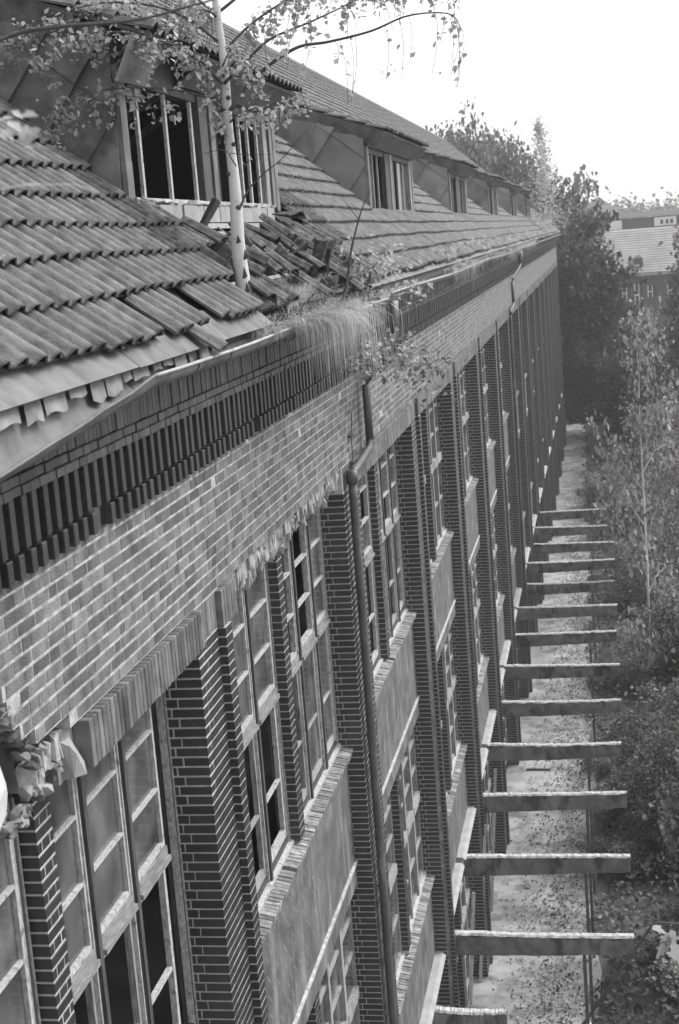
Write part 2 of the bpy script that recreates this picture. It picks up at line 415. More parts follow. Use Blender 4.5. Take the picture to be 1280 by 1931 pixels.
def ragged(y0, y1, zt, depth, name, m, xb=-.02, seed=0.0):
    """torn-off mortar bed: a crumbled surface with a ragged lower edge"""
    mb = MB(); ny = int((y1-y0)/.013); nz = 16; rows = []
    for j in range(ny+1):
        y = y0+(y1-y0)*j/ny
        e = depth*(.62+.5*mn.noise(Vector((y*2.1+seed, 3, 1)))+.38*mn.noise(Vector((y*9+seed, 7, 2)))+.25*mn.noise(Vector((y*27+seed, 5, 4))))
        e = max(.03, e)
        for i in range(nz+1):
            t = i/nz; z = zt-e*t
            n1 = abs(mn.noise(Vector((y*16, z*5, seed))))*.055+abs(mn.noise(Vector((y*45, z*12, seed+3))))*.030+mn.noise(Vector((y*90, z*50, seed+5)))*.010-.02
            mb.v.append((xb-.06*t+n1*(.4+1.3*t)-(.06 if i == nz else 0), y, z+.006*mn.noise(Vector((y*60, z*50, 9)))))
    for j in range(ny):
        for i in range(nz): q_ = j*(nz+1)+i; mb.f.append((q_, q_+nz+1, q_+nz+2, q_+1)); mb.mi.append(0)
    return mb.build(name, m, facade)
def stubs(y0, y1, zt, dmax):
    y = y0
    while y < y1:
        w_ = random.uniform(.035, .085); d_ = dmax*(.45+.35*mn.noise(Vector((y*1.7, 2, 2)))+random.uniform(0, .35))
        xo = -.035+random.uniform(-.025, .02)
        rough('mortar_stub', [(-.13, xo, y-.01, y+w_+.01, zt-d_, zt+.01)], 'rubble', facade)
        if random.random() < .35: rough('mortar_stub', [(-.14, xo-.03, y, y+w_*.7, zt-dmax*random.uniform(.7, 1.05), zt-d_*.8)], 'ledge', facade)
        y += w_*.9
stubs(11.34, 16.78, -2.60, .34)
stubs(7.14, 7.66, -2.60, .26)
rough('mortar_lump', [(-.12, .045, 7.60, 7.82, -2.92, -2.62)], 'ledge', facade)
for i in range(34):
    t = random.random(); y_ = 6.86+.72*t; z_ = -2.93+.10*random.random()+.10*t; d_ = random.uniform(.025, .06)
    rough('broken_brick', [(-.20+.10*random.random(), -.06+.05*random.random(), y_-d_, y_+d_, z_-d_*.7, z_+d_*.7)], random.choice(('sbrick', 'fbrick', 'brick', 'ledge', 'brick')), facade)
for i in range(22):
    t = random.random(); y_ = 6.80+.42*t+random.gauss(0, .02); z_ = -2.18-.46*t; d_ = random.uniform(.02, .05)
    rough('broken_brick', [(-.16, .005, y_-d_*1.3, y_+d_, z_-.032, z_+.032)], random.choice(('brick', 'sbrick', 'fbrick')), facade)
rough('insulation_panel', [(-.30, -.06, 6.55, 7.0, -2.95, -2.40)], 'plaster', facade)

# ------------------------------------------------------------------ windows
FX = -.30
def window_near(ya, yb, zt, zb, cols, broken, parent=BLD, first=None):
    """casement window: posts, two glazing bars per upper light, transom, lower sashes"""
    fr = MB()
    fr.box(FX-.09, FX, ya, ya+.06, zb, zt).box(FX-.09, FX, yb-.06, yb, zb, zt).box(FX-.09, FX-.002, ya+.06, yb-.06, zt-.07, zt).box(FX-.09, FX-.002, ya+.06, yb-.06, zb, zb+.07)
    W = fr.build('window', 'woodd', parent)
    MB().box(FX-.05, FX+.006, yb-.072, yb-.062, zb, zt-.02).box(FX-.05, FX+.012, yb-.012, yb-.002, zb, zt-.02).build('highlight_bead', 'woodl', W)  # raised edge strips; the post's highlight lines put into their pale colour
    n_ = len(cols)
    zt1 = zt-1.40; zt2 = zt1-.115
    for i, (a, b) in enumerate(cols):
        if i < n_-1:
            m_ = (b+cols[i+1][0])/2
            MB().box(FX-.08, FX+.035, m_-.028, m_+.028, zb, zt-.02).box(FX-.085, FX+.012, b, m_-.028, zb, zt-.02).box(FX-.085, FX+.012, m_+.028, cols[i+1][0], zb, zt-.02).build('post', 'woodd', W)
            MB().box(FX-.07, FX+.016, b-.010, b+.004, zb, zt-.02).box(FX-.07, FX+.020, m_+.022, m_+.034, zb, zt-.02).box(FX-.07, FX+.016, cols[i+1][0]-.006, cols[i+1][0]+.006, zb, zt-.02).build('highlight_bead', 'woodl', W)
        MB().box(FX-.08, FX+.02, a+.002, b-.002, zt2+.012, zt1-.004).box(FX-.08, FX+.045, a+.004, b-.004, zt2+.0, zt2+.04).build('transom', 'woodh', W)
        bars = (zt-.50, zt-.95)
        bb = MB()
        for z in bars: bb.box(FX-.05, FX+.002, a+.04, b-.04, z-.013, z+.013)
        bb.box(FX-.055, FX+.004, a+.002, a+.04, zt1, zt-.07).box(FX-.055, FX+.004, b-.04, b-.002, zt1, zt-.07)
        bb.box(FX-.055, FX+.003, a+.04, b-.04, zt1, zt1+.035)
        bb.build('glazing_bar', 'woodl', W)
        zz = [zt-.07, bars[0], bars[1], zt1+.03]
        for j in range(3):
            if (i, j) in broken: continue
            MB().box(FX-.032, FX-.026, a+.036, b-.036, zz[j+1]+.012, zz[j]-.012).build('pane', 'glass', W)
        # lower sash
        st = broken.get(('s', i), 'closed') if isinstance(broken, dict) else 'closed'
        mx = None
        if st == 'open': mx = Matrix.Translation((FX-.04, a+.03, 0)) @ Matrix.Rotation(R(-70), 4, 'Z') @ Matrix.Translation((-(FX-.04), -(a+.03), 0))
        sh = MB(); zl, zh = zb+.09, zt2-.02
        sh.box(FX-.06, FX-.012, a+.01, a+.06, zl, zh, mx=mx).box(FX-.06, FX-.012, b-.06, b-.01, zl, zh, mx=mx)
        sh.box(FX-.058, FX-.014, a+.06, b-.06, zl, zl+.09, mx=mx).box(FX-.058, FX-.014, a+.06, b-.06, zh-.05, zh, mx=mx)
        sh.box(FX-.056, FX-.016, a+.06, b-.06, (zl+zh)/2-.1-.015, (zl+zh)/2-.1+.015, mx=mx)
        sh.build('sash', 'wood' if i != n_-1 else 'woodl', W)
        if st == 'closed':
            m2 = (zl+zh)/2-.1
            MB().box(FX-.038, FX-.034, a+.05, b-.05, zl+.08, m2-.012).build('pane', 'glass', W)
            MB().box(FX-.038, FX-.034, a+.05, b-.05, m2+.012, zh-.04).build('pane', 'glass', W)
    return W
def window_far(k, half, zt, zb, proto={}):
    ya, yb = (YM(k)+.25, YP(k)) if half else (YR(k-1)+.20, YM(k))
    key = (half, round(zt-zb, 2))
    if key not in proto:
        Wd = yb-ya; fr = MB(); gl = MB()
        c3 = [(.06+(Wd-.12)*i/3+.0, .06+(Wd-.12)*(i+1)/3) for i in range(3)]
        fr.box(FX-.09, FX, 0, .06, 0, zt-zb).box(FX-.09, FX, Wd-.06, Wd, 0, zt-zb)
        h = zt-zb
        for i, (a, b) in enumerate(c3):
            if i: fr.box(FX-.08, FX+.03, a-.05, a+.05, 0, h)
            fr.box(FX-.08, FX+.04, a+.05, b-.05, h*.48, h*.53).box(FX-.05, FX+.004, a+.05, b-.05, h*.68, h*.695).box(FX-.05, FX+.004, a+.05, b-.05, h*.84, h*.855)
            fr.box(FX-.05, FX+.004, a+.05, b-.05, h*.23, h*.245).box(FX-.08, FX-.002, a+.05, b-.05, 0, .08).box(FX-.08, FX-.002, a+.05, b-.05, h-.06, h)
            gl.box(FX-.034, FX-.028, a+.05, b-.05, .02, h-.03)
        proto[key] = (fr.mesh('window', 'wood'), gl.mesh('pane', 'glass'))
    a_, b_ = proto[key]
    W = link('window', a_, None, BLD, Matrix.Translation((0, ya, zb)))
    if random.random() < .6: link('pane', b_, None, W, Matrix.Translation((0, ya, zb)))
    return W
tz, bz = -2.90, -5.97
window_near(YM(0)+.25, YP(0), tz, bz, [(7.76, 8.36), (8.48, 9.16), (9.28, 9.98)], {('s', 1): 'gone', ('s', 2): 'glassless', ('s', 0): 'glassless', (9, 9): 1})
window_near(YR(0)+.20, YM(1), tz, bz, [(11.19, 12.0), (12.1, 12.92), (13.02, 13.86)], {('s', 2): 'glassless', ('s', 1): 'glassless'})
window_near(YM(1)+.25, YP(1), tz, bz, [(14.26, 15.0), (15.12, 15.92), (16.02, 16.76)], {('s', 0): 'glassless', ('s', 1): 'closed', (1, 0): 1, (1, 1): 1, (1, 2): 1, (0, 0): 1, (0, 1): 1, (0, 2): 1})
window_near(YR(1)+.20, YM(2), tz, bz, [(17.68, 18.5), (18.6, 19.42), (19.52, 20.36)], {(2, 1): 1, ('s', 2): 'glassless', ('s', 1): 'glassless'})
window_near(YM(2)+.25, YP(2), tz, bz, [(20.75, 21.5), (21.6, 22.4), (22.5, 23.25)], {('s', 1): 'glassless', ('s', 0): 'glassless', (1, 2): 1, (2, 0): 1, ('s', 2): 'glassless'})
window_near(4.9, 7.43, tz, bz, [(4.96, 5.7), (5.8, 6.55), (6.65, 7.36)], {})
for k in range(0, K1+1):
    for (zt, zb, s) in ((tz, bz, 0), (-7.74, -10.55, 1), (-12.3, -15.5, 2)):
        for half in (0, 1):
            if s == 0 and k <= 2: continue
            if k == 0 and half == 0: continue
            window_far(k, half, zt, zb)
# concrete canopy: ledge pieces between the piers, cantilever beams with posts
CAN = empty('canopy_frame', (1.5, 24, GZ))
props(CAN, 'bare concrete canopy frame along the factory wall, a row of thick beams over the path', 'canopy')
for k in range(K0, K1):
    for (ya, yb) in ((YR(k)+.2, YM(k+1)), (YM(k+1)+.25, YP(k+1))):
        MB().box(-.38, -.10, ya, yb, -12.28, -12.06).add([(-.38, ya, -12.055), (-.02, ya, -12.055), (-.02, yb, -12.055), (-.38, yb, -12.055), (-.38, ya, -11.98), (-.08, ya, -12.0), (-.08, yb, -12.0), (-.38, yb, -11.98)],
            [(0, 1, 5, 4), (1, 2, 6, 5), (2, 3, 7, 6), (4, 5, 6, 7), (0, 3, 2, 1), (0, 4, 7, 3)]).build('ledge', 'ledge', BLD)
for i in range(-1, 13):
    yb_ = 24.28+3.2445*i+(.62 if i == -1 else 0)
    xe = 3.11+random.uniform(-.05, .05) if i > -1 else 1.1
    bm = bmesh.new(); nseg = 26
    vs = []
    tilt = random.uniform(-.045, .03); sag = random.uniform(-.01, .04)
    for a in range(nseg+1):
        x = -.12+(xe+.12)*a/nseg
        jz = random.uniform(-.008, .008); zt_ = -12.11+tilt*(a/nseg)+jz-sag*math.sin(a/nseg*3); hb = .40-.09*(a/nseg)+random.uniform(-.004, .004)
        w0 = .105; sp_ = random.choice((0, 0, 0, .01, .02, .05))*(1 if 2 < a < nseg-1 else .3)
        ring = [(x, yb_-w0, zt_-hb), (x, yb_+w0, zt_-hb), (x, yb_+w0, zt_-.012+jz), (x, yb_-w0+sp_*.6, zt_-.012+jz-sp_)]
        vs.append([bm.verts.new(v) for v in ring])
    for a in range(nseg):
        for b in range(4): bm.faces.new((vs[a][b], vs[a][(b+1) % 4], vs[a+1][(b+1) % 4], vs[a+1][b]))
    bm.faces.new(vs[0][::-1]); bm.faces.new(vs[-1])
    me = bpy.data.meshes.new('beam'); bm.to_mesh(me); bm.free(); me.materials.append(M['conc'])
    bo = link('beam', me, None, CAN)
    # uneven crust on top, paler than the beam
    cv = MB(); pts = []
    for a in range(nseg*2+1):
        x = -.12+(xe+.12)*a/(nseg*2)
        zt_ = -12.11+tilt*(a/nseg/2)-sag*math.sin(a/nseg/2*3)
        h_ = .004+random.random()*.018
        pts.append([(x, yb_-.10+random.uniform(-.008, .01), zt_-.02), (x, yb_-.07, zt_+h_), (x, yb_+.03, zt_+h_*1.1), (x, yb_+.10, zt_-.02)])
    cv.v = [v for r_ in pts for v in r_]
    for a in range(nseg*2):
        for b in range(3): cv.f.append((a*4+b, a*4+b+1, a*4+4+b+1, a*4+4+b)); cv.mi.append(0)
    cv.build('pale_crust', 'concl', bo)
for i in (0, 1, 2, 3, 6, 9):
    yb_ = 24.28+3.2445*i
    MB().box(2.24, 2.30, yb_-.03, yb_+.03, GZ, -12.49).build('post', 'pipe', CAN)
# loose wooden boards leaning in the ground-floor openings
for (y_, x_) in ((26.2, -.02), (29.6, -.05), (33.0, -.05)):
    b_ = MB().tube([(x_-.1, y_, GZ), (x_+.12, y_+.9, -12.7)], .05, 4).build('wooden_board', 'woodl')
    props(b_, {26.2: 'pale splintered board leaning under the nearest canopy beam', 29.6: 'pale board leaning between the second and third canopy beams', 33.0: 'pale board leaning on the wall below the fourth canopy beam'}[y_], 'board')
b_ = MB().box(-.025, .025, -.025, .025, 0, 3.4, mx=Matrix.Translation((1.55, 26.4, GZ+.02)) @ Matrix.Rotation(R(38), 4, 'Y') @ Matrix.Rotation(R(-15), 4, 'X')).build('wooden_pole', 'woodd')
props(b_, 'dark pole leaning against the post of the nearest canopy beam', 'pole')
b_ = MB().box(-.35, .35, -.04, .04, 0, .05, mx=Matrix.Translation((.6, 42.3, GZ+.02)) @ Matrix.Rotation(R(-3), 4, 'Z')).build('plank', 'woodd')
props(b_, 'dark plank lying across the pale path under the canopy', 'plank')
# white rag and rubble beside the post
rg = rough('crumpled_sheet', [(1.95, 2.25, 26.9, 27.5, GZ+.0, GZ+.22), (2.0, 2.3, 27.3, 27.9, GZ, GZ+.16)], 'white', None)
props(rg, 'crumpled white sheet on the ground beside the canopy post', 'sheet')

# ------------------------------------------------------------------ roof
A = R(42); XE, ZE = .24, -.50                     # lower edge of the first tile row
def RS(s, h=0): return (XE-s*math.cos(A)+h*math.sin(A), ZE+s*math.sin(A)+h*math.cos(A))   # point s up the slope, h above it
SR = 10.4; DX = -.82; EX, EZ = -.47, 1.80; DP = R(20)
DORM = [(12.3, 18.4), (26.0, 32.3), (40.6, 45.9), (54.9, 60.1), (69.0, 74.0), (82.8, 89.0)]
def slopebox(mb, s0, s1, h0, h1, y0, y1, mi=0):
    c = [RS(s0, h0), RS(s1, h0), RS(s1, h1), RS(s0, h1)]
    vs = [(x, y, z) for y in (y0, y1) for x, z in c]
    return mb.add(vs, [(0, 1, 2, 3), (7, 6, 5, 4), (0, 4, 5, 1), (1, 5, 6, 2), (2, 6, 7, 3), (3, 7, 4, 0)], mi)
roof = MB()
sD = (XE-DX)/math.cos(A)-.02; sT = (XE+3.54)/math.cos(A)
slopebox(roof, .02, sD, -.09, -.045, Y0-1, 12.4); slopebox(roof, .02, sD, -.09, -.045, 17.9, YEND+.3)
slopebox(roof, .02, .35, -.10, -.06, 12.4, 17.9)     # boards left in the broken stretch
yy = Y0-1
for (a, b) in DORM+[(YEND+.3, YEND+.3)]:
    slopebox(roof, sD, SR, -.09, -.045, yy, a)
    if b > a: slopebox(roof, sT-.1, SR, -.09, -.045, a, b)
    yy = b
ROOF = roof.build('roof', 'deck', BLD)
bs = MB(); slopebox(bs, 0.02, SR, -.09, -.05, -99, -99+.01)
MB().add([(-7.48, Y0-1, 6.42), (-7.48, YEND+.3, 6.42), (-15.3, YEND+.3, -.6), (-15.3, Y0-1, -.6)], [(0, 1, 2, 3)]).build('rear_slope', 'tile', ROOF)
# rafters under the broken stretch
for y in np.arange(12.6, 18.3, .75):
    mb = MB(); slopebox(mb, 0, sD, -.24, -.10, y, y+.09); mb.build('rafter', 'woodd', ROOF)
mb = MB(); slopebox(mb, -.05, 1.6, -.40, -.33, 12.3, 18.2); mb.build('attic_board', 'deck', ROOF)
for s in np.arange(.34, 1.4, .345):
    mb = MB(); slopebox(mb, s, s+.045, -.09, -.055, 12.3, 18.2); mb.build('batten', 'wood', ROOF)
# tile shape: one pantile with a high roll and a low middle rib
PHI = [(0, .0), (.012, .10), (.026, .42), (.040, .74), (.056, .95), (.076, 1.0), (.098, .93), (.124, .68), (.150, .38), (.175, .16), (.200, .04), (.226, .0)]
PLO = [(0, .0), (.038, .74), (.078, 1.0), (.145, .44), (.226, .0)]
TL = .415
def tile_shape(pf):
    """local axes: x up the slope, y across, z out of the slope; lower edge at x=0; the roll opens towards its lower end"""
    v = []; f = []; n = len(pf)
    for (x, lift, amp) in ((0, .036, .058), (.022, .040, .056), (TL, .0, .042)):
        for (u, h) in pf: v.append((x-.006*h*(x == 0), u, h*amp+lift))
    for u, h in pf: v.append((0.003, u, h*.058+.036-.013))
    for r_ in range(2):
        for i in range(n-1): f.append((r_*n+i, r_*n+i+1, (r_+1)*n+i+1, (r_+1)*n+i))
    for i in range(n-1): f.append((3*n+i, 3*n+i+1, i+1, i))
    b = len(v); v += [(TL, pf[0][0], -.016), (TL, pf[-1][0], -.016)]
    f += [(0, 2*n, b, 3*n), (n-1, 4*n-1, b+1, 3*n-1)]
    f.append((3*n, b, b+1, 4*n-1))
    return v, f
TV, TF = tile_shape(PHI); TVl, TFl = tile_shape(PLO)
me_tile = {}
for mm in ('tile', 'tileold'):
    me = bpy.data.meshes.new('roof_tile'); me.from_pydata(TV, [], TF); me.materials.append(M[mm]); me.polygons.foreach_set('use_smooth', [i < 22 for i in range(len(TF))]); me_tile[mm] = me
def slopeM(s, y, pitch=A, base=None):
    ox, oz = base if base else RS(0)
    ax = Vector((-math.cos(pitch), 0, math.sin(pitch))); az = Vector((math.sin(pitch), 0, math.cos(pitch)))
    o = Vector((ox, y, oz))+ax*s
    return Matrix(((ax.x, 0, az.x, o.x), (ax.y, -1, az.y, o.y), (ax.z, 0, az.z, o.z), (0, 0, 0, 1))) @ Matrix.Scale(-1, 4, (0, 1, 0))
tiles = []
G = .352; W = .225
nrow = int(SR/G)
for r_ in range(nrow):
    s = r_*G+(.0 if r_ else -.035)
    X_, Z_ = RS(s)
    y = Y0-1+(r_ % 2)*.0
    while y < YEND+.1:
        yc = y+W/2
        ind = any(a-.02 < yc < b+.02 for a, b in DORM)
        if ind and s+.33 > sD and X_ > -3.5: y += W; continue
        wob = .012*math.sin(y*1.3+r_)+.012*math.sin(y*.37+r_*2)
        m_ = slopeM(s+wob+random.uniform(-.006, .006), y) @ Matrix.Rotation(random.gauss(0, .012), 4, 'Z')
        m_ = m_ @ Matrix.Translation((0, 0, random.uniform(0, .006)))
        old = False
        far = project((X_, yc, Z_))
        near = far is not None and far[2] < 35
        zone = 12.2+.18*r_ < yc < 18.6 and r_ <= 4
        if zone and ((r_ >= 3 and 12.75 < yc) or r_ >= 4): y += W; continue
        if zone:
            old = True
            pmiss = .55 if yc < 14.6 else .30 if yc < 16.2 else .12
            if r_ <= 1: pmiss += .2
            if random.random() < pmiss: y += W; continue
            k_ = .17 if yc < 16.3 else .06
            m_ = slopeM(s+random.uniform(-.14, .06), y+random.uniform(-.05, .05)) @ Matrix.Translation((0, 0, random.uniform(.0, .07))) @ Matrix.Rotation(random.gauss(0, k_), 4, 'Z') @ Matrix.Rotation(random.gauss(0, .12), 4, 'X') @ Matrix.Rotation(random.gauss(0, .09), 4, 'Y')
        elif r_ == 0 and 8.2 < yc < 12.3:          # the first row has gaps and slipped tiles
            if 9.3 < yc < 9.5 or 10.35 < yc < 10.75: y += W; continue
            if 11.2 < yc < 11.36: y += W; continue
            m_ = m_ @ Matrix.Translation((random.uniform(-.03, .0), 0, 0)) @ Matrix.Rotation(random.gauss(0, .03), 4, 'Z')
        elif r_ == 0 and yc >= 18.6:
            if random.random() < .04: y += W; continue
            m_ = m_ @ Matrix.Translation((random.uniform(-.03, .01), 0, 0))
        elif yc > 20 and random.random() < .003: y += W; continue
        tiles.append((m_, 'tileold' if (old or (yc > 11.4 and r_ in (2, 3, 4) and yc < 20)) else 'tile', near, far[2] if far else 999, inframe((X_, yc, Z_), 25)))
        y += W
# slipped tile lying on the gutter edge, and the heap of loose ones behind the birch
def loose(x, y, z, yaw, pitch_, roll_): return Matrix.Translation((x, y, z)) @ Matrix.Rotation(yaw, 4, 'Z') @ Matrix.Rotation(pitch_, 4, 'Y') @ Matrix.Rotation(roll_, 4, 'X')
tiles.append((slopeM(-.32, 9.80) @ Matrix.Translation((0, 0, .02)) @ Matrix.Rotation(-.06, 4, 'Z'), 'tile', True, 10, True))
for i in range(26):
    s = random.uniform(-.05, .80); y = 12.5+5.6*random.random()**.9; x, z = RS(s, .06+.1*random.random())
    tiles.append((loose(x, y, z, math.pi+random.gauss(0, .32), R(42)+random.gauss(0, .16), random.gauss(0, .35)), 'tileold', True, 13, True))
for (x, y, z, ya, pi_) in ((-.35, 13.7, .42, math.pi+.25, R(50)), (-.2, 16.9, .25, math.pi-.9, R(-10)), (.05, 16.3, -.02, math.pi+.9, R(60)), (.12, 16.6, -.1, math.pi+.5, R(70))):
    tiles.append((loose(x, y, z, ya, pi_, .2), 'tileold', True, 13, True))
ordr = sorted(range(len(tiles)), key=lambda i: (not tiles[i][4], tiles[i][3]))
top = set(ordr[:300])
for mm in ('tile', 'tileold'):
    for lo in (0, 1):
        L_ = [np.array(t[0]) for i, t in enumerate(tiles) if i not in top and t[1] == mm and (t[2] == (lo == 0))]
        if not L_: continue
        V, F = (TVl, TFl) if lo else (TV, TF)
        T = np.array(L_); bv = np.array(V, float); N_ = len(T); nv = len(bv)
        VV = np.einsum('nij,kj->nki', T[:, :3, :3], bv)+T[:, None, :3, 3]
        FF = (np.array(F)[None]+(np.arange(N_)*nv)[:, None, None]).reshape(-1, 4)
        arrmesh('roof_tile', VV.reshape(-1, 3), FF, mm, ROOF, smooth=(lo == 0))
for i in top: link('roof_tile', me_tile[tiles[i][1]], None, ROOF, tiles[i][0])
# ridge caps
mb = MB()
for y in np.arange(Y0-1, YEND, .38): mb.tube([(-7.50, y, 6.40), (-7.50, y+.36, 6.42)], .11, 8)
props(mb.build('ridge_tile', 'tile', ROOF), kind='stuff')

# dormers
def clip(poly, tri):
    out = poly
    n = len(tri)
    for i in range(n):
        a, b = tri[i], tri[(i+1) % n]; inp = out; out = []
        if not inp: return []
        side = lambda p_: (b[0]-a[0])*(p_[1]-a[1])-(b[1]-a[1])*(p_[0]-a[0])
        for j in range(len(inp)):
            p_, q_ = inp[j], inp[(j+1) % len(inp)]; sp, sq = side(p_), side(q_)
            if sp >= 0: out.append(p_)
            if (sp >= 0) != (sq >= 0):
                t = sp/(sp-sq); out.append((p_[0]+(q_[0]-p_[0])*t, p_[1]+(q_[1]-p_[1])*t))
    return out
ZB = RS(sD)[1]
for di, (ya, yb) in enumerate(DORM):
    dm = MB()
    zt = 1.56
    # side walls (backing) and roof slab
    def ztop(x): return EZ+(EX-x)*math.tan(DP)-.05
    for (yc0, yc1) in ((ya+.02, ya+.06), (yb-.06, yb-.02)):
        v = [(DX, ZB-.3), (DX, ztop(DX)), (-3.6, ztop(-3.6)), (-3.6, RS((XE+3.6)/math.cos(A))[1]-.25)]
        dm.add([(x, yc0, z) for x, z in v]+[(x, yc1, z) for x, z in v], [(0, 1, 2, 3), (7, 6, 5, 4), (0, 4, 5, 1), (1, 5, 6, 2), (2, 6, 7, 3), (3, 7, 4, 0)])
    v = [(EX+.0, EZ-.045), (EX, EZ-.01), (-3.7, EZ+(EX+3.7)*math.tan(DP)-.01), (-3.7, EZ+(EX+3.7)*math.tan(DP)-.05)]
    y0_, y1_ = ya-.12, yb+.12
    dm.add([(x, y0_, z) for x, z in v]+[(x, y1_, z) for x, z in v], [(3, 2, 1, 0), (4, 5, 6, 7), (0, 1, 5, 4), (1, 2, 6, 5), (2, 3, 7, 6), (3, 0, 4, 7)])
    # lintel beam over the windows, sill wall
    dm.box(DX-.12, DX-.01, ya+.06, yb-.06, zt-.10, zt+.18).box(DX-.12, DX-.01, ya+.06, yb-.06, ZB-.15, ZB+.03)
    DM = dm.build('dormer', 'woodd', BLD)
    # cheek sheets (large lapped sheets laid on the diagonal)
    if True:
        e1 = Vector((.29, .38)).normalized(); e2 = Vector((.45, -.36)).normalized()
        tri = [(DX-.02, ZB-.02), (DX-.02, ztop(DX)-.02), (-3.5, ztop(-3.5)-.02)]
        if (tri[1][0]-tri[0][0])*(tri[2][1]-tri[0][1])-(tri[1][1]-tri[0][1])*(tri[2][0]-tri[0][0]) < 0: tri = tri[::-1]
        n_ = 0
        for a in range(-8, 9):
            for b in range(-8, 9):
                S1, S2 = (.62, .42) if di == 0 else (.75, .8)
                o_ = Vector((-1.87, 1.25))+e1*(a*S1)+e2*(b*S2)
                pl = [o_-e1*.02-e2*.02, o_+e1*(S1+.03)-e2*.02, o_+e1*(S1+.03)+e2*(S2+.03), o_-e1*.02+e2*(S2+.03)]
                pl = [tuple(v_) for v_ in pl]
                if (pl[1][0]-pl[0][0])*(pl[2][1]-pl[0][1])-(pl[1][1]-pl[0][1])*(pl[2][0]-pl[0][0]) < 0: pl = pl[::-1]
                pc = clip(pl, tri)
                if len(pc) < 3: continue
                off = [random.uniform(.004, .010)+.045*max(0, ((x-o_.x)*e2.x+(z-o_.y)*e2.y)/S2)+.028*max(0, -((x-o_.x)*e1.x+(z-o_.y)*e1.y)/S1+1) for x, z in pc]
                if di == 1 and random.random() < .25: off = [o2+random.uniform(0, .09) for o2 in off]
                k_ = len(pc)
                MB().add([(x, ya-.0-off[i], z) for i, (x, z) in enumerate(pc)]+[(x, ya-.0-off[i]+.006, z) for i, (x, z) in enumerate(pc)],
                         [tuple(range(k_)), tuple(range(k_, 2*k_))[::-1]]+[(i, i+k_, (i+1) % k_+k_, (i+1) % k_) for i in range(k_)]).build('cheek_sheet', 'sheet' if di == 0 else 'sheetl', DM)
        # far cheek
        v = tri; MB().add([(x, yb, z) for x, z in v]+[(x, yb+.01, z) for x, z in v], [(0, 1, 2), (5, 4, 3), (0, 3, 4, 1), (1, 4, 5, 2), (2, 5, 3, 0)]).build('cheek_sheet', 'sheet', DM)
    # flared fascia sheets: front
    y = ya-.10; i = 0
    while y < yb+.1:
        L_ = random.uniform(.7, 1.0); y2 = min(y+L_, yb+.12); op = 0
        lift = random.uniform(0, .012)
        if di == 0 and i == 1: op = .02
        if not (di == 0 and i == 1):
            a0 = (DX+.03+lift, 1.555); a1 = (EX-.01+lift, EZ-.03)
            MB().add([(a0[0], y+.006, a0[1]), (a1[0], y+.006, a1[1]), (a1[0]+random.uniform(-.01, .015), y2+.02, a1[1]), (a0[0]+.012, y2+.02, a0[1]),
                      (a0[0]-.012, y+.006, a0[1]+.006), (a1[0]-.012, y+.006, a1[1]+.006), (a1[0]-.012, y2+.02, a1[1]+.006), (a0[0]-.0, y2+.02, a0[1]+.006)],
                     [(0, 1, 2, 3), (7, 6, 5, 4), (0, 4, 5, 1), (3, 2, 6, 7), (0, 3, 7, 4), (1, 5, 6, 2)]).build('fascia_sheet', 'zinc', DM)
        y = y2; i += 1
    # flared fascia along the verge (side), overlapping panels rising with the dormer roof
    x = EX; i = 0
    while x > -3.4:
        L_ = random.uniform(.45, .62); x2 = x-L_
        z1, z2 = EZ+(EX-x)*math.tan(DP)-.03, EZ+(EX-x2)*math.tan(DP)-.03
        h_ = .27
        if not (di == 0 and i in (0,)):
            vs = [(x-.10 if i == 0 else x, ya-.02, z1-h_), (x, ya-.15, z1), (x2-.02, ya-.15, z2), (x2-.02, ya-.03, z2-h_)]
            MB().add(vs+[(a, b+.012, c) for a, b, c in vs], [(0, 1, 2, 3), (7, 6, 5, 4), (0, 4, 5, 1), (3, 2, 6, 7), (0, 3, 7, 4), (1, 5, 6, 2)]).build('fascia_sheet', 'zinc' if di else 'sheet', DM)
        x = x2; i += 1
    if di == 0:       # loose sheet hanging at the corner
        MB().add([(-.70, 11.95, 1.40), (-.66, 12.62, 1.41), (-.50, 12.72, 1.76), (-.56, 12.08, 1.78), (-.72, 11.95, 1.41), (-.68, 12.62, 1.42), (-.52, 12.72, 1.765), (-.58, 12.08, 1.785)],
                 [(0, 1, 2, 3), (7, 6, 5, 4), (0, 4, 5, 1), (3, 2, 6, 7), (0, 3, 7, 4), (1, 5, 6, 2)]).build('loose_sheet', 'zinc', DM)
    # corner trim pieces
    for yq, w_ in ((ya, .14), (yb-.14, .14)):
        z = ZB-.02
        while z < zt:
            z2 = min(z+.36, zt)
            o2 = random.uniform(0, .008)
            MB().box(DX-.02, DX+.022+o2, yq-.03-o2, yq+w_, z, z2+.01).build('corner_trim', 'zinc', DM); z = z2
    # windows of the dormer
    zb_ = ZB+.06
    W2 = (yb-ya)
    frm = MB(); thin = MB(); stp = MB()
    if di == 0:
        thin_y = [12.93, 13.81, 14.72, 16.25, 16.75, 17.15, 17.62]
        post_y = [(14.86, 15.16, 'woodd'), (15.24, 15.42, 'zinc'), (17.75, 17.95, 'wood'), (18.05, 18.2, 'zinc')]
    else:
        f_ = W2/6.2
        thin_y = [ya+.9*f_, ya+1.5*f_, ya+3.6*f_, ya+4.2*f_, ya+5.0*f_]
        post_y = [(ya+2.2*f_, ya+2.75*f_, 'woodd'), (ya+2.8*f_, ya+3.1*f_, 'zinc'), (yb-.42, yb-.2, 'wood')]
    DW = MB().box(DX-.10, DX-.02, ya+.14, yb-.14, zb_-.05, zb_).box(DX-.10, DX-.02, ya+.14, yb-.14, zt-.09, zt-.03).build('window', 'wood', DM)
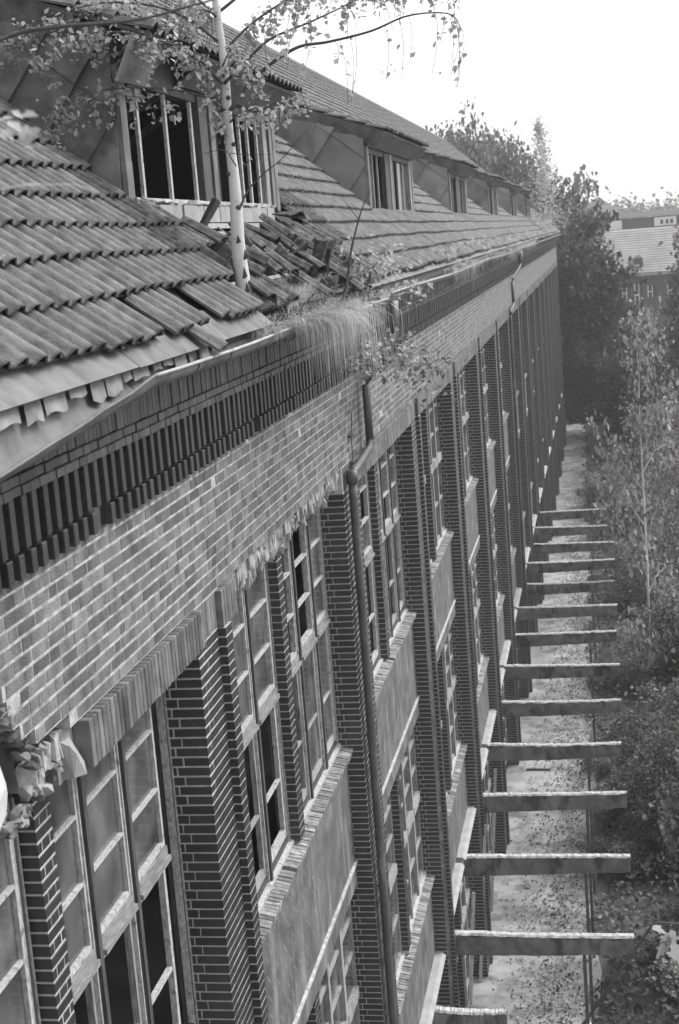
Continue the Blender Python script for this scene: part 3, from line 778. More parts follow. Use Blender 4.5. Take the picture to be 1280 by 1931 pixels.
    for y in thin_y:
        MB().box(DX-.06, DX-.03, y-.030, y+.030, zb_, zt-.09).build('window_bar', 'wood' if di else 'woodl', DM)
    for (p0, p1, mm) in post_y:
        MB().box(DX-.08, DX+.012+(.01 if mm == 'zinc' else 0), p0, p1, zb_-.04, zt-.02).build('window_post', mm, DM)
    if di:
        ed = [ya+.16]+sorted(thin_y)+[yb-.2]
        for a, b in zip(ed[:-1], ed[1:]):
            if random.random() < .35: MB().box(DX-.062, DX-.056, a+.02, b-.02, zb_, zt-.09).build('pane', 'glass', DM)
    # sill apron of crumbling mortar and its bricks
    y = ya+.02
    if di == 0:
        while y < yb-.6:
            L_ = random.uniform(.28, .42)
            MB().box(DX-.08, DX+.055+random.uniform(-.012, .012), y, y+L_-.006, ZB-.16, ZB+.0+random.uniform(-.008, .008)).build('sill_slab', 'ledge', DM); y += L_
        y = ya+.1
        while y < yb-.6:
            rough('mortar_lump', [(DX-.06, DX+.07, y, y+.30, ZB+.0, ZB+.055)], 'rubble', DM); y += .27
        MB().box(DX-.04, DX+.10, ya+.9, yb-1.6, ZB-.225, ZB-.175).build('batten', 'woodl', DM)
    else:
        MB().add([(DX-.02, ya+.1, ZB+.07), (DX+.22, ya+.1, ZB-.10), (DX+.22, yb-.1, ZB-.10), (DX-.02, yb-.1, ZB+.07), (DX-.02, ya+.1, ZB+.04), (DX+.2, ya+.1, ZB-.14), (DX+.2, yb-.1, ZB-.14), (DX-.02, yb-.1, ZB+.04)],
                 [(0, 1, 2, 3), (7, 6, 5, 4), (0, 4, 5, 1), (3, 2, 6, 7), (0, 3, 7, 4), (1, 5, 6, 2)]).build('apron_sheet', 'zinc', DM)
    # tiles on the dormer roof
    T = []
    y = ya-.12
    while y < yb+.05:
        for r_ in range(9):
            if random.random() < .015: continue
            T.append(np.array(slopeM(r_*G-.04+random.uniform(-.012, .006), y, DP, (EX, EZ)) @ Matrix.Rotation(random.gauss(0, .01), 4, 'Z')))
        y += W
    V, F = (TVl, TFl)
    T = np.array(T); bv = np.array(V, float); nv = len(bv)
    VV = np.einsum('nij,kj->nki', T[:, :3, :3], bv)+T[:, None, :3, 3]
    FF = (np.array(F)[None]+(np.arange(len(T))*nv)[:, None, None]).reshape(-1, 4)
    arrmesh('roof_tile', VV.reshape(-1, 3), FF, 'tile', DM)
# dark lining inside the first dormer
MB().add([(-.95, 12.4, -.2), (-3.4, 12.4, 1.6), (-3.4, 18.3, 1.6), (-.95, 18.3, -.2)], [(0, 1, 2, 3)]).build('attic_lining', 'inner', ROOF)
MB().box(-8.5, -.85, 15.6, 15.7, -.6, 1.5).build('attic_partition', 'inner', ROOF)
for y in (13.2, 14.3, 15.3):
    MB().tube([(-.9, y, 1.6), (-2.6, y+.2, .7)], .05, 4).build('rafter', 'woodd', ROOF)

# eaves: apron sheet, torn lining, gutter
y = Y0
while y < 12.0:
    L_ = random.uniform(1.7, 2.3); y2 = min(y+L_, 12.2)
    mb = MB(); slopebox(mb, -.20+random.uniform(-.01, .01), .12, -.022, -.014, y, y2-.012); mb.build('apron_sheet', 'zinc', BLD); y = y2
for y in np.arange(18.2, YEND, 3.0):
    mb = MB(); slopebox(mb, -.12, .1, -.022, -.014, y, y+2.97); mb.build('apron_sheet', 'zinc', BLD)
MB().box(.02, .27, Y0, YEND+.1, -.72, -.60).build('eaves_board', 'woodd', BLD)
def gut(name, pts, m='zinc'):
    """half-round trough; pts = (y, x_centre, z_rim, radius, tilt)"""
    mb = MB(); n = 9
    for (y, x, z, r_, t) in pts:
        for th in (0, 1):
            for i in range(n):
                a = math.pi+math.pi*i/(n-1)+t; rr = r_-th*.004
                mb.v.append((x+rr*math.cos(a), y, z+rr*math.sin(a)))
    for j in range(len(pts)-1):
        for th in (0, 1):
            for i in range(n-1):
                b = j*2*n+th*n+i; c = (j+1)*2*n+th*n+i
                q_ = (b, b+1, c+1, c); mb.f.append(q_ if th else q_[::-1]); mb.mi.append(0)
    g_ = mb.build(name, m, BLD, smooth=True)
    rim = [(x+r_*math.cos(t)+.0, y, z+r_*math.sin(t)) for (y, x, z, r_, t) in pts]
    MB().tube(rim, .0125, 8).build('rim_bead', 'zincl', g_, smooth=True)
    return g_
ng = MB(); lipp = []
for j in range(15):
    y = 4.9+(8.46-4.9)*j/14; t = ((8.46-y)/3.4)**.9
    base = [(.272, -.60), (.272, -.70)]+[(.365+.092*math.cos(a), -.70+.092*math.sin(a)) for a in np.linspace(math.pi*1.15, math.pi*2, 7)]
    near = [(.292, -.60), (.302, -.72), (.315, -.83), (.335, -.92), (.362, -.975), (.395, -1.0), (.430, -.995), (.462, -.97), (.482, -.955)]
    sec = [(a[0]*(1-t)+b[0]*t+.004*math.sin(j*2.1+i), a[1]*(1-t)+b[1]*t+.003*math.sin(j*1.7+i*2)) for i, (a, b) in enumerate(zip(base, near))]
    sec2 = [(x+.004, z-.003) for x, z in sec]
    ng.v += [(x, y, z) for x, z in sec]+[(x, y, z) for x, z in sec2]; lipp.append((sec[-1][0], y, sec[-1][1]))
for j in range(14):
    for i in range(8):
        b = j*18+i; ng.f += [(b, b+1, b+19, b+18), (b+27, b+28, b+10, b+9)]; ng.mi += [0, 0]
ngo = ng.build('gutter', 'zinc', BLD, smooth=True)
MB().tube(lipp, .009, 8).build('rim_bead', 'zinc', ngo, smooth=True)
gp = [(8.47, .365, -.70, .092, 0)]+[(y, .365+.004*math.sin(y*3), -.70-.012*math.sin((y-8.4)*.8), .09, 0) for y in np.arange(9.0, 12.9, .5)]
G2 = gut('gutter', gp)
for y in (9.45, 10.35, 11.2, 12.1):
    MB().tube([(.365+.096*math.cos(a), y, -.70+.096*math.sin(a)) for a in np.linspace(math.pi, 2*math.pi, 9)], .007, 5).build('gutter_bracket', 'pipe', G2)
gp = [(y, .365, -.72+.02*math.sin(y*.4), .09, 0) for y in np.arange(18.8, 60, 1.4)]
gut('gutter', gp)
gp = [(y, .365, -.73, .09, 0) for y in np.arange(59.5, YEND, 4)]
gut('gutter', gp)
for y in np.arange(12.9, 18.8, 1.45):
    gut('gutter', [(y, .33, -.75, .09, .05), (y+1.44, .34, -.76, .09, -.03)], 'pipe')
i = 0; y = 6.0
while y < 10.4:
    w_ = random.uniform(.16, .34); h_ = random.uniform(.05, .13)
    n = 7; mb = MB()
    for a in range(n):
        for b in range(4):
            u = a/(n-1); v_ = b/3
            mb.v.append((.312+.012*math.sin(u*math.pi)*v_+.02*v_, y+w_*u+random.uniform(-.004, .004), -.60-h_*v_*(.92+.10*math.sin(u*math.pi*2+i))-.05*v_))
    for a in range(n-1):
        for b in range(3): mb.f.append((a*4+b, a*4+b+1, a*4+4+b+1, a*4+4+b)); mb.mi.append(0)
    mb.build('torn_lining', 'cloth', BLD, smooth=True); y += w_+random.uniform(.0, .10); i += 1
# downpipes
def downpipe(yl, yu, yh, rr=.052):
    dp = MB().tube([(.085, yl, GZ+.2)]+[(.085, yl, z) for z in np.arange(-15, -2.8, 1.0)]+[(.085, yl, -2.80)], rr, 12)
    D = dp.build('downpipe', 'pipe', BLD, smooth=True)
    MB().tube([(.085, yl, -2.66), (.085, yl, -2.82)], rr*1.35, 12).tube([(.085, yl, -2.72), (.10, yl+.15, -2.68), (.105, yu-.1, -2.60), (.105, yu, -2.50)], rr, 12).build('pipe_bend', 'pipe', D, smooth=True)
    MB().tube([(.105, yu, -2.56), (.105, yu, -1.80)], rr, 12).build('pipe_section', 'pipe', D, smooth=True)
    MB().tube([(.105, yu, -1.86), (.13, yu+.05, -1.72), (.35, yh-.1, -1.36), (.37, yh, -1.22)], rr*1.02, 12).build('pipe_bend', 'pipe', D, smooth=True)
    MB().tube([(.37, yh, -1.24), (.37, yh, -1.12), (.37, yh, -.82)], [rr, rr*1.5, rr*1.9], 12).build('hopper', 'pipe', D, smooth=True)
    for z in (-4.1, -5.95, -7.9, -9.8, -12):
        MB().tube([(.085, yl, z), (.085, yl, z+.035)], rr*1.1, 12).tube([(.085, yl, z+.015), (-.02, yl-.0, z+.015)], .01, 5).build('pipe_clip', 'pipe', D)
    return D
downpipe(17.02, 18.42, 19.35)
downpipe(49.4, 51.2, 52.0)
MB().tube([(.03, 17.9, -1.95), (.04, 17.6, -2.05), (.03, 17.5, -2.3), (.035, 17.45, -2.62)], .007, 5).box(.0, .05, 17.40, 17.58, -2.33, -2.30).build('cable', 'woodd', BLD)
flush_bricks(BLD, 300)

# ------------------------------------------------------------------ plants
def leafquads(C_, size, rng_, droop=.0, asp=.8):
    """leaf-shaped faces (a folded diamond of two triangles -> quads) round given centres"""
    N_ = len(C_); s = size*(.6+.8*rng_.random(N_))
    n_ = rng_.normal(size=(N_, 3)); n_[:, 2] = np.abs(n_[:, 2])+.25; n_ /= np.linalg.norm(n_, axis=1)[:, None]
    t = rng_.normal(size=(N_, 3)); t[:, 2] -= droop; t -= (t*n_).sum(1)[:, None]*n_; t /= np.linalg.norm(t, axis=1)[:, None]
    b = np.cross(n_, t)
    V = np.empty((N_, 4, 3)); s = s[:, None]
    V[:, 0] = C_-t*s*.5; V[:, 1] = C_-t*s*.08+b*s*.5*asp+n_*s*.1; V[:, 2] = C_+t*s*.6; V[:, 3] = C_-t*s*.08-b*s*.5*asp+n_*s*.1
    return V.reshape(-1, 3), np.arange(N_*4).reshape(N_, 4)
def curve_pts(pts, n=14):
    P_ = [np.array(p_, float) for p_ in pts]; P_ = [2*P_[0]-P_[1]]+P_+[2*P_[-1]-P_[-2]]; o_ = []
    for i in range(1, len(P_)-2):
        for k in range(n):
            t = k/n; a, b, c, d = P_[i-1:i+3]
            o_.append(.5*((2*b)+(-a+c)*t+(2*a-5*b+4*c-d)*t*t+(-a+3*b-3*c+d)*t**3))
    o_.append(P_[-2]); return o_
# the birch growing out of the gutter
BI = empty('birch_tree', (.08, 12.5, -.34))
props(BI, 'slender white-barked birch growing out of the broken roof tiles before the nearest dormer', 'tree')
tp = [(.07, 12.50, -.42), (.05, 12.5, .0), (.06, 12.52, .5), (.04, 12.55, 1.0), (.05, 12.56, 1.5), (.02, 12.58, 2.1), (.05, 12.6, 2.8), (.0, 12.6, 3.6), (.05, 12.62, 4.6)]
tc_ = curve_pts(tp, 8)
MB().tube(tc_, [.072-.0135*min(1, i/20)-.045*(i/len(tc_)) for i in range(len(tc_))], 12).build('trunk', 'bark', BI, smooth=True)
# diamond scars at the foot and black branch collars
for (x, z, s_) in ((.10, -.20, .05), (.12, -.05, .045), (.07, .08, .035), (.11, -.33, .05)):
    MB().add([(x-.02, 12.427, z-s_), (x+.025, 12.427, z-s_*.7), (x, 12.428, z+s_), (x-.005, 12.44, z-s_*1.1)], [(0, 1, 2), (0, 3, 1)]).build('bark_scar', 'barkd', BI)
for (x, y_, z, r_) in ((.085, 12.47, .34, .022), (.02, 12.49, .62, .02), (.085, 12.50, .86, .02), (.0, 12.50, 1.14, .022), (.075, 12.5, 1.24, .022), (.05, 12.49, 1.42, .018)):
    MB().tube([(x, y_, z), (x+.01, y_-.02, z+.01)], [r_, r_*.6], 8).build('branch_collar', 'barkd', BI)
LC = []; LR = random.Random(3)
def hang(p_, n_, L_):
    """a hanging twig with leaves"""
    x, y_, z = p_; dx, dy = LR.gauss(0, .05), LR.gauss(0, .08)
    pts = [(x+dx*t+.02*math.sin(t*4), y_+dy*t, z-L_*t) for t in np.linspace(0, 1, 6)]
    for i in range(n_):
        t = LR.random()**.8; LC.append((x+dx*t+LR.gauss(0, .028), y_+dy*t+LR.gauss(0, .04), z-L_*t+LR.gauss(0, .02)))
    return pts
def branch(pts, r0_, dens=1.0, hl=.35, start=.2, parent=BI, m='barkd', sub=True):
    c_ = curve_pts(pts, 8); mb = MB().tube(c_, [r0_*(1-.85*i/len(c_)) for i in range(len(c_))], 7)
    n_ = len(c_)
    for i in range(int(n_*start), n_):
        for _ in range(2):
            if LR.random() < .45*dens:
                tw = hang(c_[i], int(LR.uniform(6, 15)*min(1.2, dens)), LR.uniform(.08, hl)); mb.tube(tw, .0022, 3, cap=False)
        for _ in range(int(1.8*dens)):
            LC.append(tuple(np.array(c_[i])+np.array([LR.gauss(0, .055), LR.gauss(0, .08), LR.gauss(0, .05)-.02])))
    return mb.build('branch', m, parent, smooth=True)
Y_ = 12.6
branch([(.08, 12.5, 1.14), (.30, Y_, 1.40), (.67, 12.5, 1.58), (.95, Y_, 1.62), (1.3, Y_, 1.67), (1.62, Y_, 1.76), (1.95, Y_, 1.74), (2.05, Y_, 1.60)], .018, .55, .55, .35)
branch([(.05, 12.5, 1.36), (.25, 12.45, 1.50), (.49, 12.4, 1.66), (.86, 12.4, 1.77), (1.23, 12.5, 1.92), (1.6, 12.5, 2.1)], .015, .7, .35, .25)
branch([(.05, 12.55, 1.62), (.3, 12.7, 1.85), (.6, 12.8, 2.02), (.95, 12.8, 2.1), (1.4, 12.8, 2.02)], .013, 1.3, .35, .2)
branch([(.04, 12.6, 1.95), (.35, 12.7, 2.15), (.8, 12.7, 2.25), (1.3, 12.7, 2.2), (1.7, 12.6, 2.05), (2.0, 12.6, 1.95)], .014, .9, .4, .2)
branch([(.04, 12.5, 1.14), (-.09, 12.4, 1.25), (-.31, 12.3, 1.32), (-.6, 12.2, 1.36), (-.85, 12.1, 1.36), (-1.15, 12.0, 1.30), (-1.3, 11.9, 1.15)], .013, 1.0, .35, .35)
branch([(.03, 12.5, 1.36), (-.1, 12.3, 1.55), (-.35, 12.2, 1.70), (-.7, 12.1, 1.80), (-1.0, 12.0, 1.78), (-1.35, 11.9, 1.62)], .013, 1.25, .4, .15)
branch([(.03, 12.5, 1.7), (-.2, 12.4, 1.9), (-.5, 12.3, 2.02), (-.9, 12.2, 2.05), (-1.4, 12.1, 1.95), (-1.7, 12.0, 1.8)], .013, 1.3, .35, .15)
branch([(.03, 12.5, 1.9), (-.25, 12.6, 2.15), (-.7, 12.5, 2.25), (-1.2, 12.4, 2.2)], .012, 1.3, .4, .1)
branch([(.05, 12.5, 1.5), (.2, 12.3, 1.62), (.3, 12.2, 1.50), (.42, 12.1, 1.36)], .008, 1.0, .25, .3)
branch([(.07, 12.5, 1.04), (.15, 12.5, 1.10), (.35, 12.5, 1.12), (.5, 12.4, 1.16), (.75, 12.4, 1.22)], .010, .9, .22, .3)
branch([(.03, 12.5, .95), (.0, 12.4, 1.05), (-.02, 12.45, 1.2), (-.1, 12.4, 1.6)], .008, .9, .25, .3)
branch([(.10, 12.47, .68), (.07, 12.4, .78), (.2, 12.35, .76), (.45, 12.3, .74)], .006, .25, .12, .4)
branch([(.04, 12.47, .80), (-.02, 12.4, .82), (-.15, 12.4, .80), (-.22, 12.4, .79)], .005, .0, .1, .9)
branch([(.09, 12.48, .32), (.18, 12.5, .48), (.32, 12.5, .60), (.5, 12.5, .72), (.78, 12.5, .98)], .010, .02, .1, .9)
for _ in range(16):
    x = LR.uniform(-1.3, -.1); y_ = LR.uniform(12.0, 12.8); z = LR.uniform(1.55, 2.2)
    for _k in range(12): LC.append((x+LR.gauss(0, .07), y_+LR.gauss(0, .1), z+LR.gauss(0, .07)))
V, F = leafquads(np.array(LC), .050, rng, .6)
arrmesh('leaf', V, F, 'leaf', BI)
# near, out-of-focus branch over the roof corner
NB = empty('birch_sapling', (.3, 4.4, -.66))
props(NB, 'blurred thin branches of a near sapling crossing the upper left corner', 'sapling')
LC = []
branch([(.3, 4.4, -.66), (.5, 4.5, .1), (.8, 4.75, .6), (1.1, 5.0, .76), (1.29, 5.0, .78), (1.57, 5.0, .775), (1.73, 5.0, .795), (1.9, 5.02, .83), (2.1, 5.1, .92)], .012, .0, .1, .9, NB)
branch([(.5, 4.5, .0), (1.1, 3.9, .16), (1.65, 3.5, .185), (1.75, 3.5, .187), (1.86, 3.5, .172), (1.96, 3.5, .11)], .0035, .0, .1, .9, NB, 'bark')
for (x, y_, z, n_) in ((1.75, 3.45, .30, 7), (1.69, 3.5, .33, 6), (1.66, 3.3, .03, 5), (1.60, 3.4, .26, 7), (1.15, 4.9, .95, 10)):
    for _ in range(n_): LC.append((x+LR.gauss(0, .02), y_+LR.gauss(0, .05), z+LR.gauss(0, .02)))
V, F = leafquads(np.array(LC), .04, rng, .6); arrmesh('leaf', V, F, 'leaf', NB)
# dark sapling and creeper on the broken gutter
SP = empty('aspen_sapling', (.42, 15.2, -.70))
props(SP, 'dark thin leaning sapling rooted in the overgrown gutter, its leaves in a low clump', 'sapling')
LC = []
branch([(.40, 15.2, -.74), (.50, 15.25, -.42), (.56, 15.3, -.1), (.68, 15.3, .25), (.78, 15.35, .47)], .020, .0, .1, .9, SP)
branch([(.66, 15.3, .2), (.56, 15.3, .34), (.48, 15.3, .45)], .006, .0, .1, .9, SP)
branch([(.60, 15.4, -.7), (.68, 15.5, -.45), (.74, 15.5, -.30), (.9, 15.6, -.16)], .014, .5, .2, .4, SP)
branch([(.68, 15.5, -.45), (.60, 15.5, -.25), (.55, 15.5, -.1)], .010, .5, .15, .4, SP)
for _ in range(150): LC.append((.82+LR.gauss(0, .16), 15.6+LR.gauss(0, .2), -.27+LR.gauss(0, .13)))
for _ in range(60): LC.append((1.1+LR.gauss(0, .12), 15.9+LR.gauss(0, .2), -.55+LR.gauss(0, .06)))
V, F = leafquads(np.array(LC), .058, rng, .5); arrmesh('leaf', V, F, 'leaf', SP)
CR = empty('creeper', (.35, 18.3, -1.3))
props(CR, 'leafy creeper hanging over the dark bend of the near downpipe', 'creeper')
LC = []
branch([(.5, 15.8, -1.0), (.52, 16.4, -1.25), (.48, 17.4, -1.35), (.45, 18.4, -1.35)], .006, .6, .2, .1, CR)
for (x, y_, z, n_, sx, sz) in ((.50, 17.6, -1.45, 150, .14, .09), (.42, 18.6, -1.30, 120, .16, .07), (.62, 18.6, -1.55, 160, .22, .14), (.78, 19.0, -1.75, 110, .2, .16), (.3, 17.0, -1.45, 60, .1, .06)):
    for _ in range(n_): LC.append((x+LR.gauss(0, sx), y_+LR.gauss(0, .3), z+LR.gauss(0, sz)))
V, F = leafquads(np.array(LC), .075, rng, .6); arrmesh('leaf', V, F, 'shrubl', CR)
# grass in the gutter
def grass(name, N_, fy, length, width, m, lab, droop=1.0, spread=.18, tuft=45):
    V = []; F = []; k = 0
    g_ = random.Random(11+N_)
    for ti in range(max(1, N_//tuft)):
        ty, tx, tz = fy(g_); ta = g_.gauss(0, .7); tl = length*g_.choice((.35, .55, .8, 1.0, 1.3))*g_.uniform(.8, 1.2); td = droop*g_.uniform(.5, 1.4); rad = g_.uniform(.02, .07)
        for _ in range(tuft):
            a = ta+g_.gauss(0, .45); L_ = tl*g_.uniform(.5, 1.15)
            x, y_, z = tx+g_.gauss(0, rad*.6), ty+g_.gauss(0, rad), tz
            dx = math.cos(a)*g_.uniform(.45, 1.0); dy = math.sin(a)*.6
            n_ = 8; w_ = width*g_.uniform(.5, 1.3); dr = td*g_.uniform(.7, 1.25); wob = g_.uniform(-.03, .03)
            for i in range(n_):
                t = i/(n_-1); fl = min(1, t*1.6)
                px = x+dx*L_*(.42*math.sin(fl*math.pi/2))*spread/.18; py = y_+dy*L_*.5*math.sin(fl*math.pi/2)+wob*t*t; pz = z+L_*(.62*t-dr*t*t*.85)
                ww = w_*(1-t*.85)
                V += [(px, py-ww, pz), (px+ww*.4, py+ww, pz)]
                if i: b = k+2*i; F.append((b-2, b-1, b+1, b))
            k += 2*n_
    o_ = arrmesh(name, np.array(V), np.array(F), m, None)
    props(o_, lab, 'grass', kind='stuff'); return o_
def fy1(g_):
    y_ = 11.6+abs(g_.gauss(0, .35)) if g_.random() < .08 else (g_.gauss(14.0, 1.0) if g_.random() < .6 else g_.uniform(12.4, 18.9))
    y_ = min(max(y_, 11.3), 18.9); x = g_.uniform(.12, .44); return y_, x, RS((XE-x)/math.cos(A))[1]-.05 if x < .26 else -.70
def fy0(g_):
    y_ = min(max(g_.gauss(13.7, .75), 12.5), 16.5); return y_, g_.uniform(.30, .47), -.70
grass('grass', 2600, fy0, .78, .0042, 'grass', 'long pale dry grass arching out and hanging over the broken gutter', 1.1, .34, 26)
grass('grass', 8000, fy1, .32, .0036, 'grass', 'short fuzzy dry grass filling the broken gutter between birch and downpipe', .65, .16, 40)
grass('grass', 1500, lambda g_: (lambda y_, s: (y_, RS(s)[0], RS(s)[1]))(g_.uniform(12.9, 17.8), g_.uniform(.1, 1.1)), .26, .0016, 'grass', 'thin dry grass standing between the fallen tiles behind the birch', .7, .08)
def fy3(g_): y_ = g_.uniform(27, 66); x = g_.uniform(-.05, .45); return y_, x, (RS((XE-x)/math.cos(A))[1] if x < .2 else -.68)
grass('grass', 16000, fy3, .5, .008, 'grass', 'pale band of grass growing along the far gutter', .9, .18)
grass('grass', 3000, lambda g_: (g_.uniform(44, 100), g_.uniform(.1, .5), -.70), .5, .014, 'shrub', 'dark weeds growing along the far end of the gutter', .8, .14)
C_ = []
for _ in range(420):
    y_ = random.uniform(12.2, 18.8); x = random.uniform(.1, .46); C_.append((x, y_, -.66+.07*random.random()))
V, F = leafquads(np.array(C_*4)+rng.normal(size=(len(C_)*4, 3))*np.array([.03, .06, .012]), .022, rng); props(arrmesh('moss', V, F, 'moss'), 'dark moss and humus filling the broken gutter', 'moss', kind='stuff')
# thin birch on the far end of the gutter
FB = empty('young_birch', (.3, 82, -.6)); props(FB, 'thin tall young birch growing on the far end of the roof edge', 'tree')
LC = []
branch([(.3, 82, -.6), (.35, 82, 1.5), (.4, 82, 3.2), (.2, 82, 4.6), (-.15, 82, 5.4)], .04, .0, .1, .9, FB, 'bark')
for _ in range(330):
    t = LR.random(); z = -.2+5.6*t; sp = .9*(1-t)**.8+.16
    c0 = (.3+(-.4*max(0, t-.6)), 82, z)
    for _k in range(6): LC.append((c0[0]+LR.gauss(0, sp*.5), 82+LR.gauss(0, sp), z+LR.gauss(0, .2)))
V, F = leafquads(np.array(LC), .12, rng); arrmesh('leaf', V, F, 'leaf', FB)

# shrubs and trees
def crown(N_, seed, kind):
    """leaf centres for a crown of unit height: limbs with clumps of leaves, gaps between"""
    g_ = random.Random(seed); C_ = []; limbs = []
    nl = {'bush': 15, 'tree': 26, 'poplar': 24, 'birch': 18}[kind]
    for i in range(nl):
        if kind == 'bush':
            a = g_.uniform(0, 6.28); e = g_.uniform(.15, 1.35); L_ = g_.uniform(.45, .95)
            p0 = Vector((0, 0, .03)); p1 = Vector((math.cos(a)*math.cos(e)*L_*.75, math.sin(a)*math.cos(e)*L_*.75, math.sin(e)*L_))
        elif kind == 'birch':
            a = g_.uniform(0, 6.28); z = .12+.83*i/nl; L_ = .28*(1-z)**.55+.05
            p0 = Vector((0, 0, z-.05)); p1 = Vector((math.cos(a)*L_, math.sin(a)*L_, z+.10*g_.random()))
        elif kind == 'poplar':
            a = g_.uniform(0, 6.28); z = .2+.78*i/nl; L_ = .20*(1-z)**.4+.05
            p0 = Vector((0, 0, z-.1)); p1 = Vector((math.cos(a)*L_, math.sin(a)*L_, z+.06))
        else:
            a = g_.uniform(0, 6.28); z = .22+.68*g_.random(); L_ = .40*math.sqrt(max(.05, 1-((z-.5)/.52)**2))*g_.uniform(.65, 1.1)
            p0 = Vector((0, 0, z*.6)); p1 = Vector((math.cos(a)*L_, math.sin(a)*L_, z))
        limbs.append((p0, p1))
    per = N_//nl
    for p0, p1 in limbs:
        nk = 7
        cl = [p0.lerp(p1, g_.uniform(.35, 1.05))+Vector((g_.gauss(0, .04), g_.gauss(0, .04), g_.gauss(0, .035))) for _ in range(nk)]
        for _ in range(per):
            c_ = g_.choice(cl); s_ = .035 if kind in ('birch', 'bush') else .045
            C_.append((c_.x+g_.gauss(0, s_*1.3), c_.y+g_.gauss(0, s_*1.3), c_.z+g_.gauss(0, s_*.75)))
    return np.array(C_), limbs
protos = {}
def proto(kind, seed, N_, leaf, m):
    key = (kind, seed, leaf, m)
    if key in protos: return protos[key]
    C_, limbs = crown(N_, seed, kind); V, F = leafquads(C_, leaf, np.random.default_rng(seed), .3)
    me = bpy.data.meshes.new('crown'); me.vertices.add(len(V)); me.vertices.foreach_set('co', V.astype(np.float32).ravel())
    me.loops.add(F.size); me.loops.foreach_set('vertex_index', F.astype(np.int32).ravel()); me.polygons.add(len(F)); me.polygons.foreach_set('loop_start', np.arange(0, F.size, 4, dtype=np.int32))
    me.update(calc_edges=True); me.validate(); me.polygons.foreach_set('use_smooth', [False]*len(F)); me.materials.append(M[m])
    mb = MB()
    if kind != 'bush': mb.tube([(0, 0, 0), (.005, 0, .35), (-.004, .004, .7), (0, 0, .95)], [.016, .012, .007, .002] if kind != 'birch' else [.009, .007, .004, .001], 7)
    for p0, p1 in limbs: lr_ = .0018 if kind == 'birch' else .006; mb.tube([p0, p0.lerp(p1, .5)+Vector((0, 0, .02)), p1], [lr_, lr_*.66, lr_*.2], 4, cap=False)
    protos[key] = (me, mb.mesh('trunk', 'bark' if kind == 'birch' else 'barkd')); return protos[key]
def plant(name, x, y, h, wd, kind, seed, N_, leaf, m, label, cat, group=None):
    crn, trk = proto(kind, seed, N_, leaf, m)
    rz = random.uniform(0, 6.28)
    T = Matrix.Translation((x, y, GZ-.02)) @ Matrix.Rotation(rz, 4, 'Z') @ Matrix.Diagonal((h*wd, h*wd, h, 1))
    e = empty(name, (x, y, GZ)); props(e, label, cat, group)
    a = link('trunk', trk, None, e, T); b = link('crown', crn, None, e, T)
    return e
# bushes along the right side of the path, nearer ones denser
rs = random.Random(21)
ORD = ['first', 'second', 'third', 'fourth', 'fifth', 'sixth', 'seventh', 'eighth', 'ninth', 'tenth', 'eleventh', 'twelfth', 'thirteenth']
def edge(y): return 2.1-.021*(y-28) if y < 78 else 1.05+.01*(y-78)
used_l = set()
for i in range(135):
    y = 19+100*rs.random()**1.25; h = rs.uniform(1.6, 3.9)
    dx = rs.random()**1.3*(3.4+.045*y); x = edge(y)+.58*h+dx
    if dx > 1.5: h *= 1.25
    bi = round((y-24.28)/3.2445)
    where = ('below the lowest canopy beam' if bi < 0 else f'by the {ORD[bi]} canopy beam from below' if bi < 13 else 'beyond the last canopy beam')
    row = ('at the path edge' if dx < .7 else 'second from the path' if dx < 1.7 else 'amid the thicket' if dx < 3.2 else 'right in the thicket' if dx < 4.8 else 'deep in the thicket')
    tone = 'dark-leaved' if i % 2 else 'pale-leaved'
    size = 'low' if h < 2.4 else 'mid-sized' if h < 3.3 else 'tall'
    plant('bush', x, y, h, .95, 'bush', 100+i % 5, 10000, .021, 'shrub' if i % 2 else 'shrubl', f'{size} {tone} bush {row}, {where}', 'bush', 'bushes of the thicket beside the path')
# young birches standing above the thicket
for i, (x, y, h, lab) in enumerate(((4.15, 50, 13.1, 'tall young birch with pale leafy sprays standing above the thicket, nearest the path'), (6.0, 38, 8.0, 'young birch at the right edge above the nearest canopy beams'),
        (6.4, 62, 9.5, 'young birch behind the tall pale one, against the right edge'), (5.0, 76, 7.0, 'small birch in the middle of the thicket before the far house'), (4.9, 31, 5.0, 'short birch in the thicket beside the lowest canopy beams'))):
    plant('young_birch', x, y, h, .46 if h > 10 else .7, 'birch', 200+i, 3000 if i == 0 else 7000, (.14 if i == 0 else .11)/(h*(.5 if h > 10 else .7)), 'shrubl', lab, 'birch')
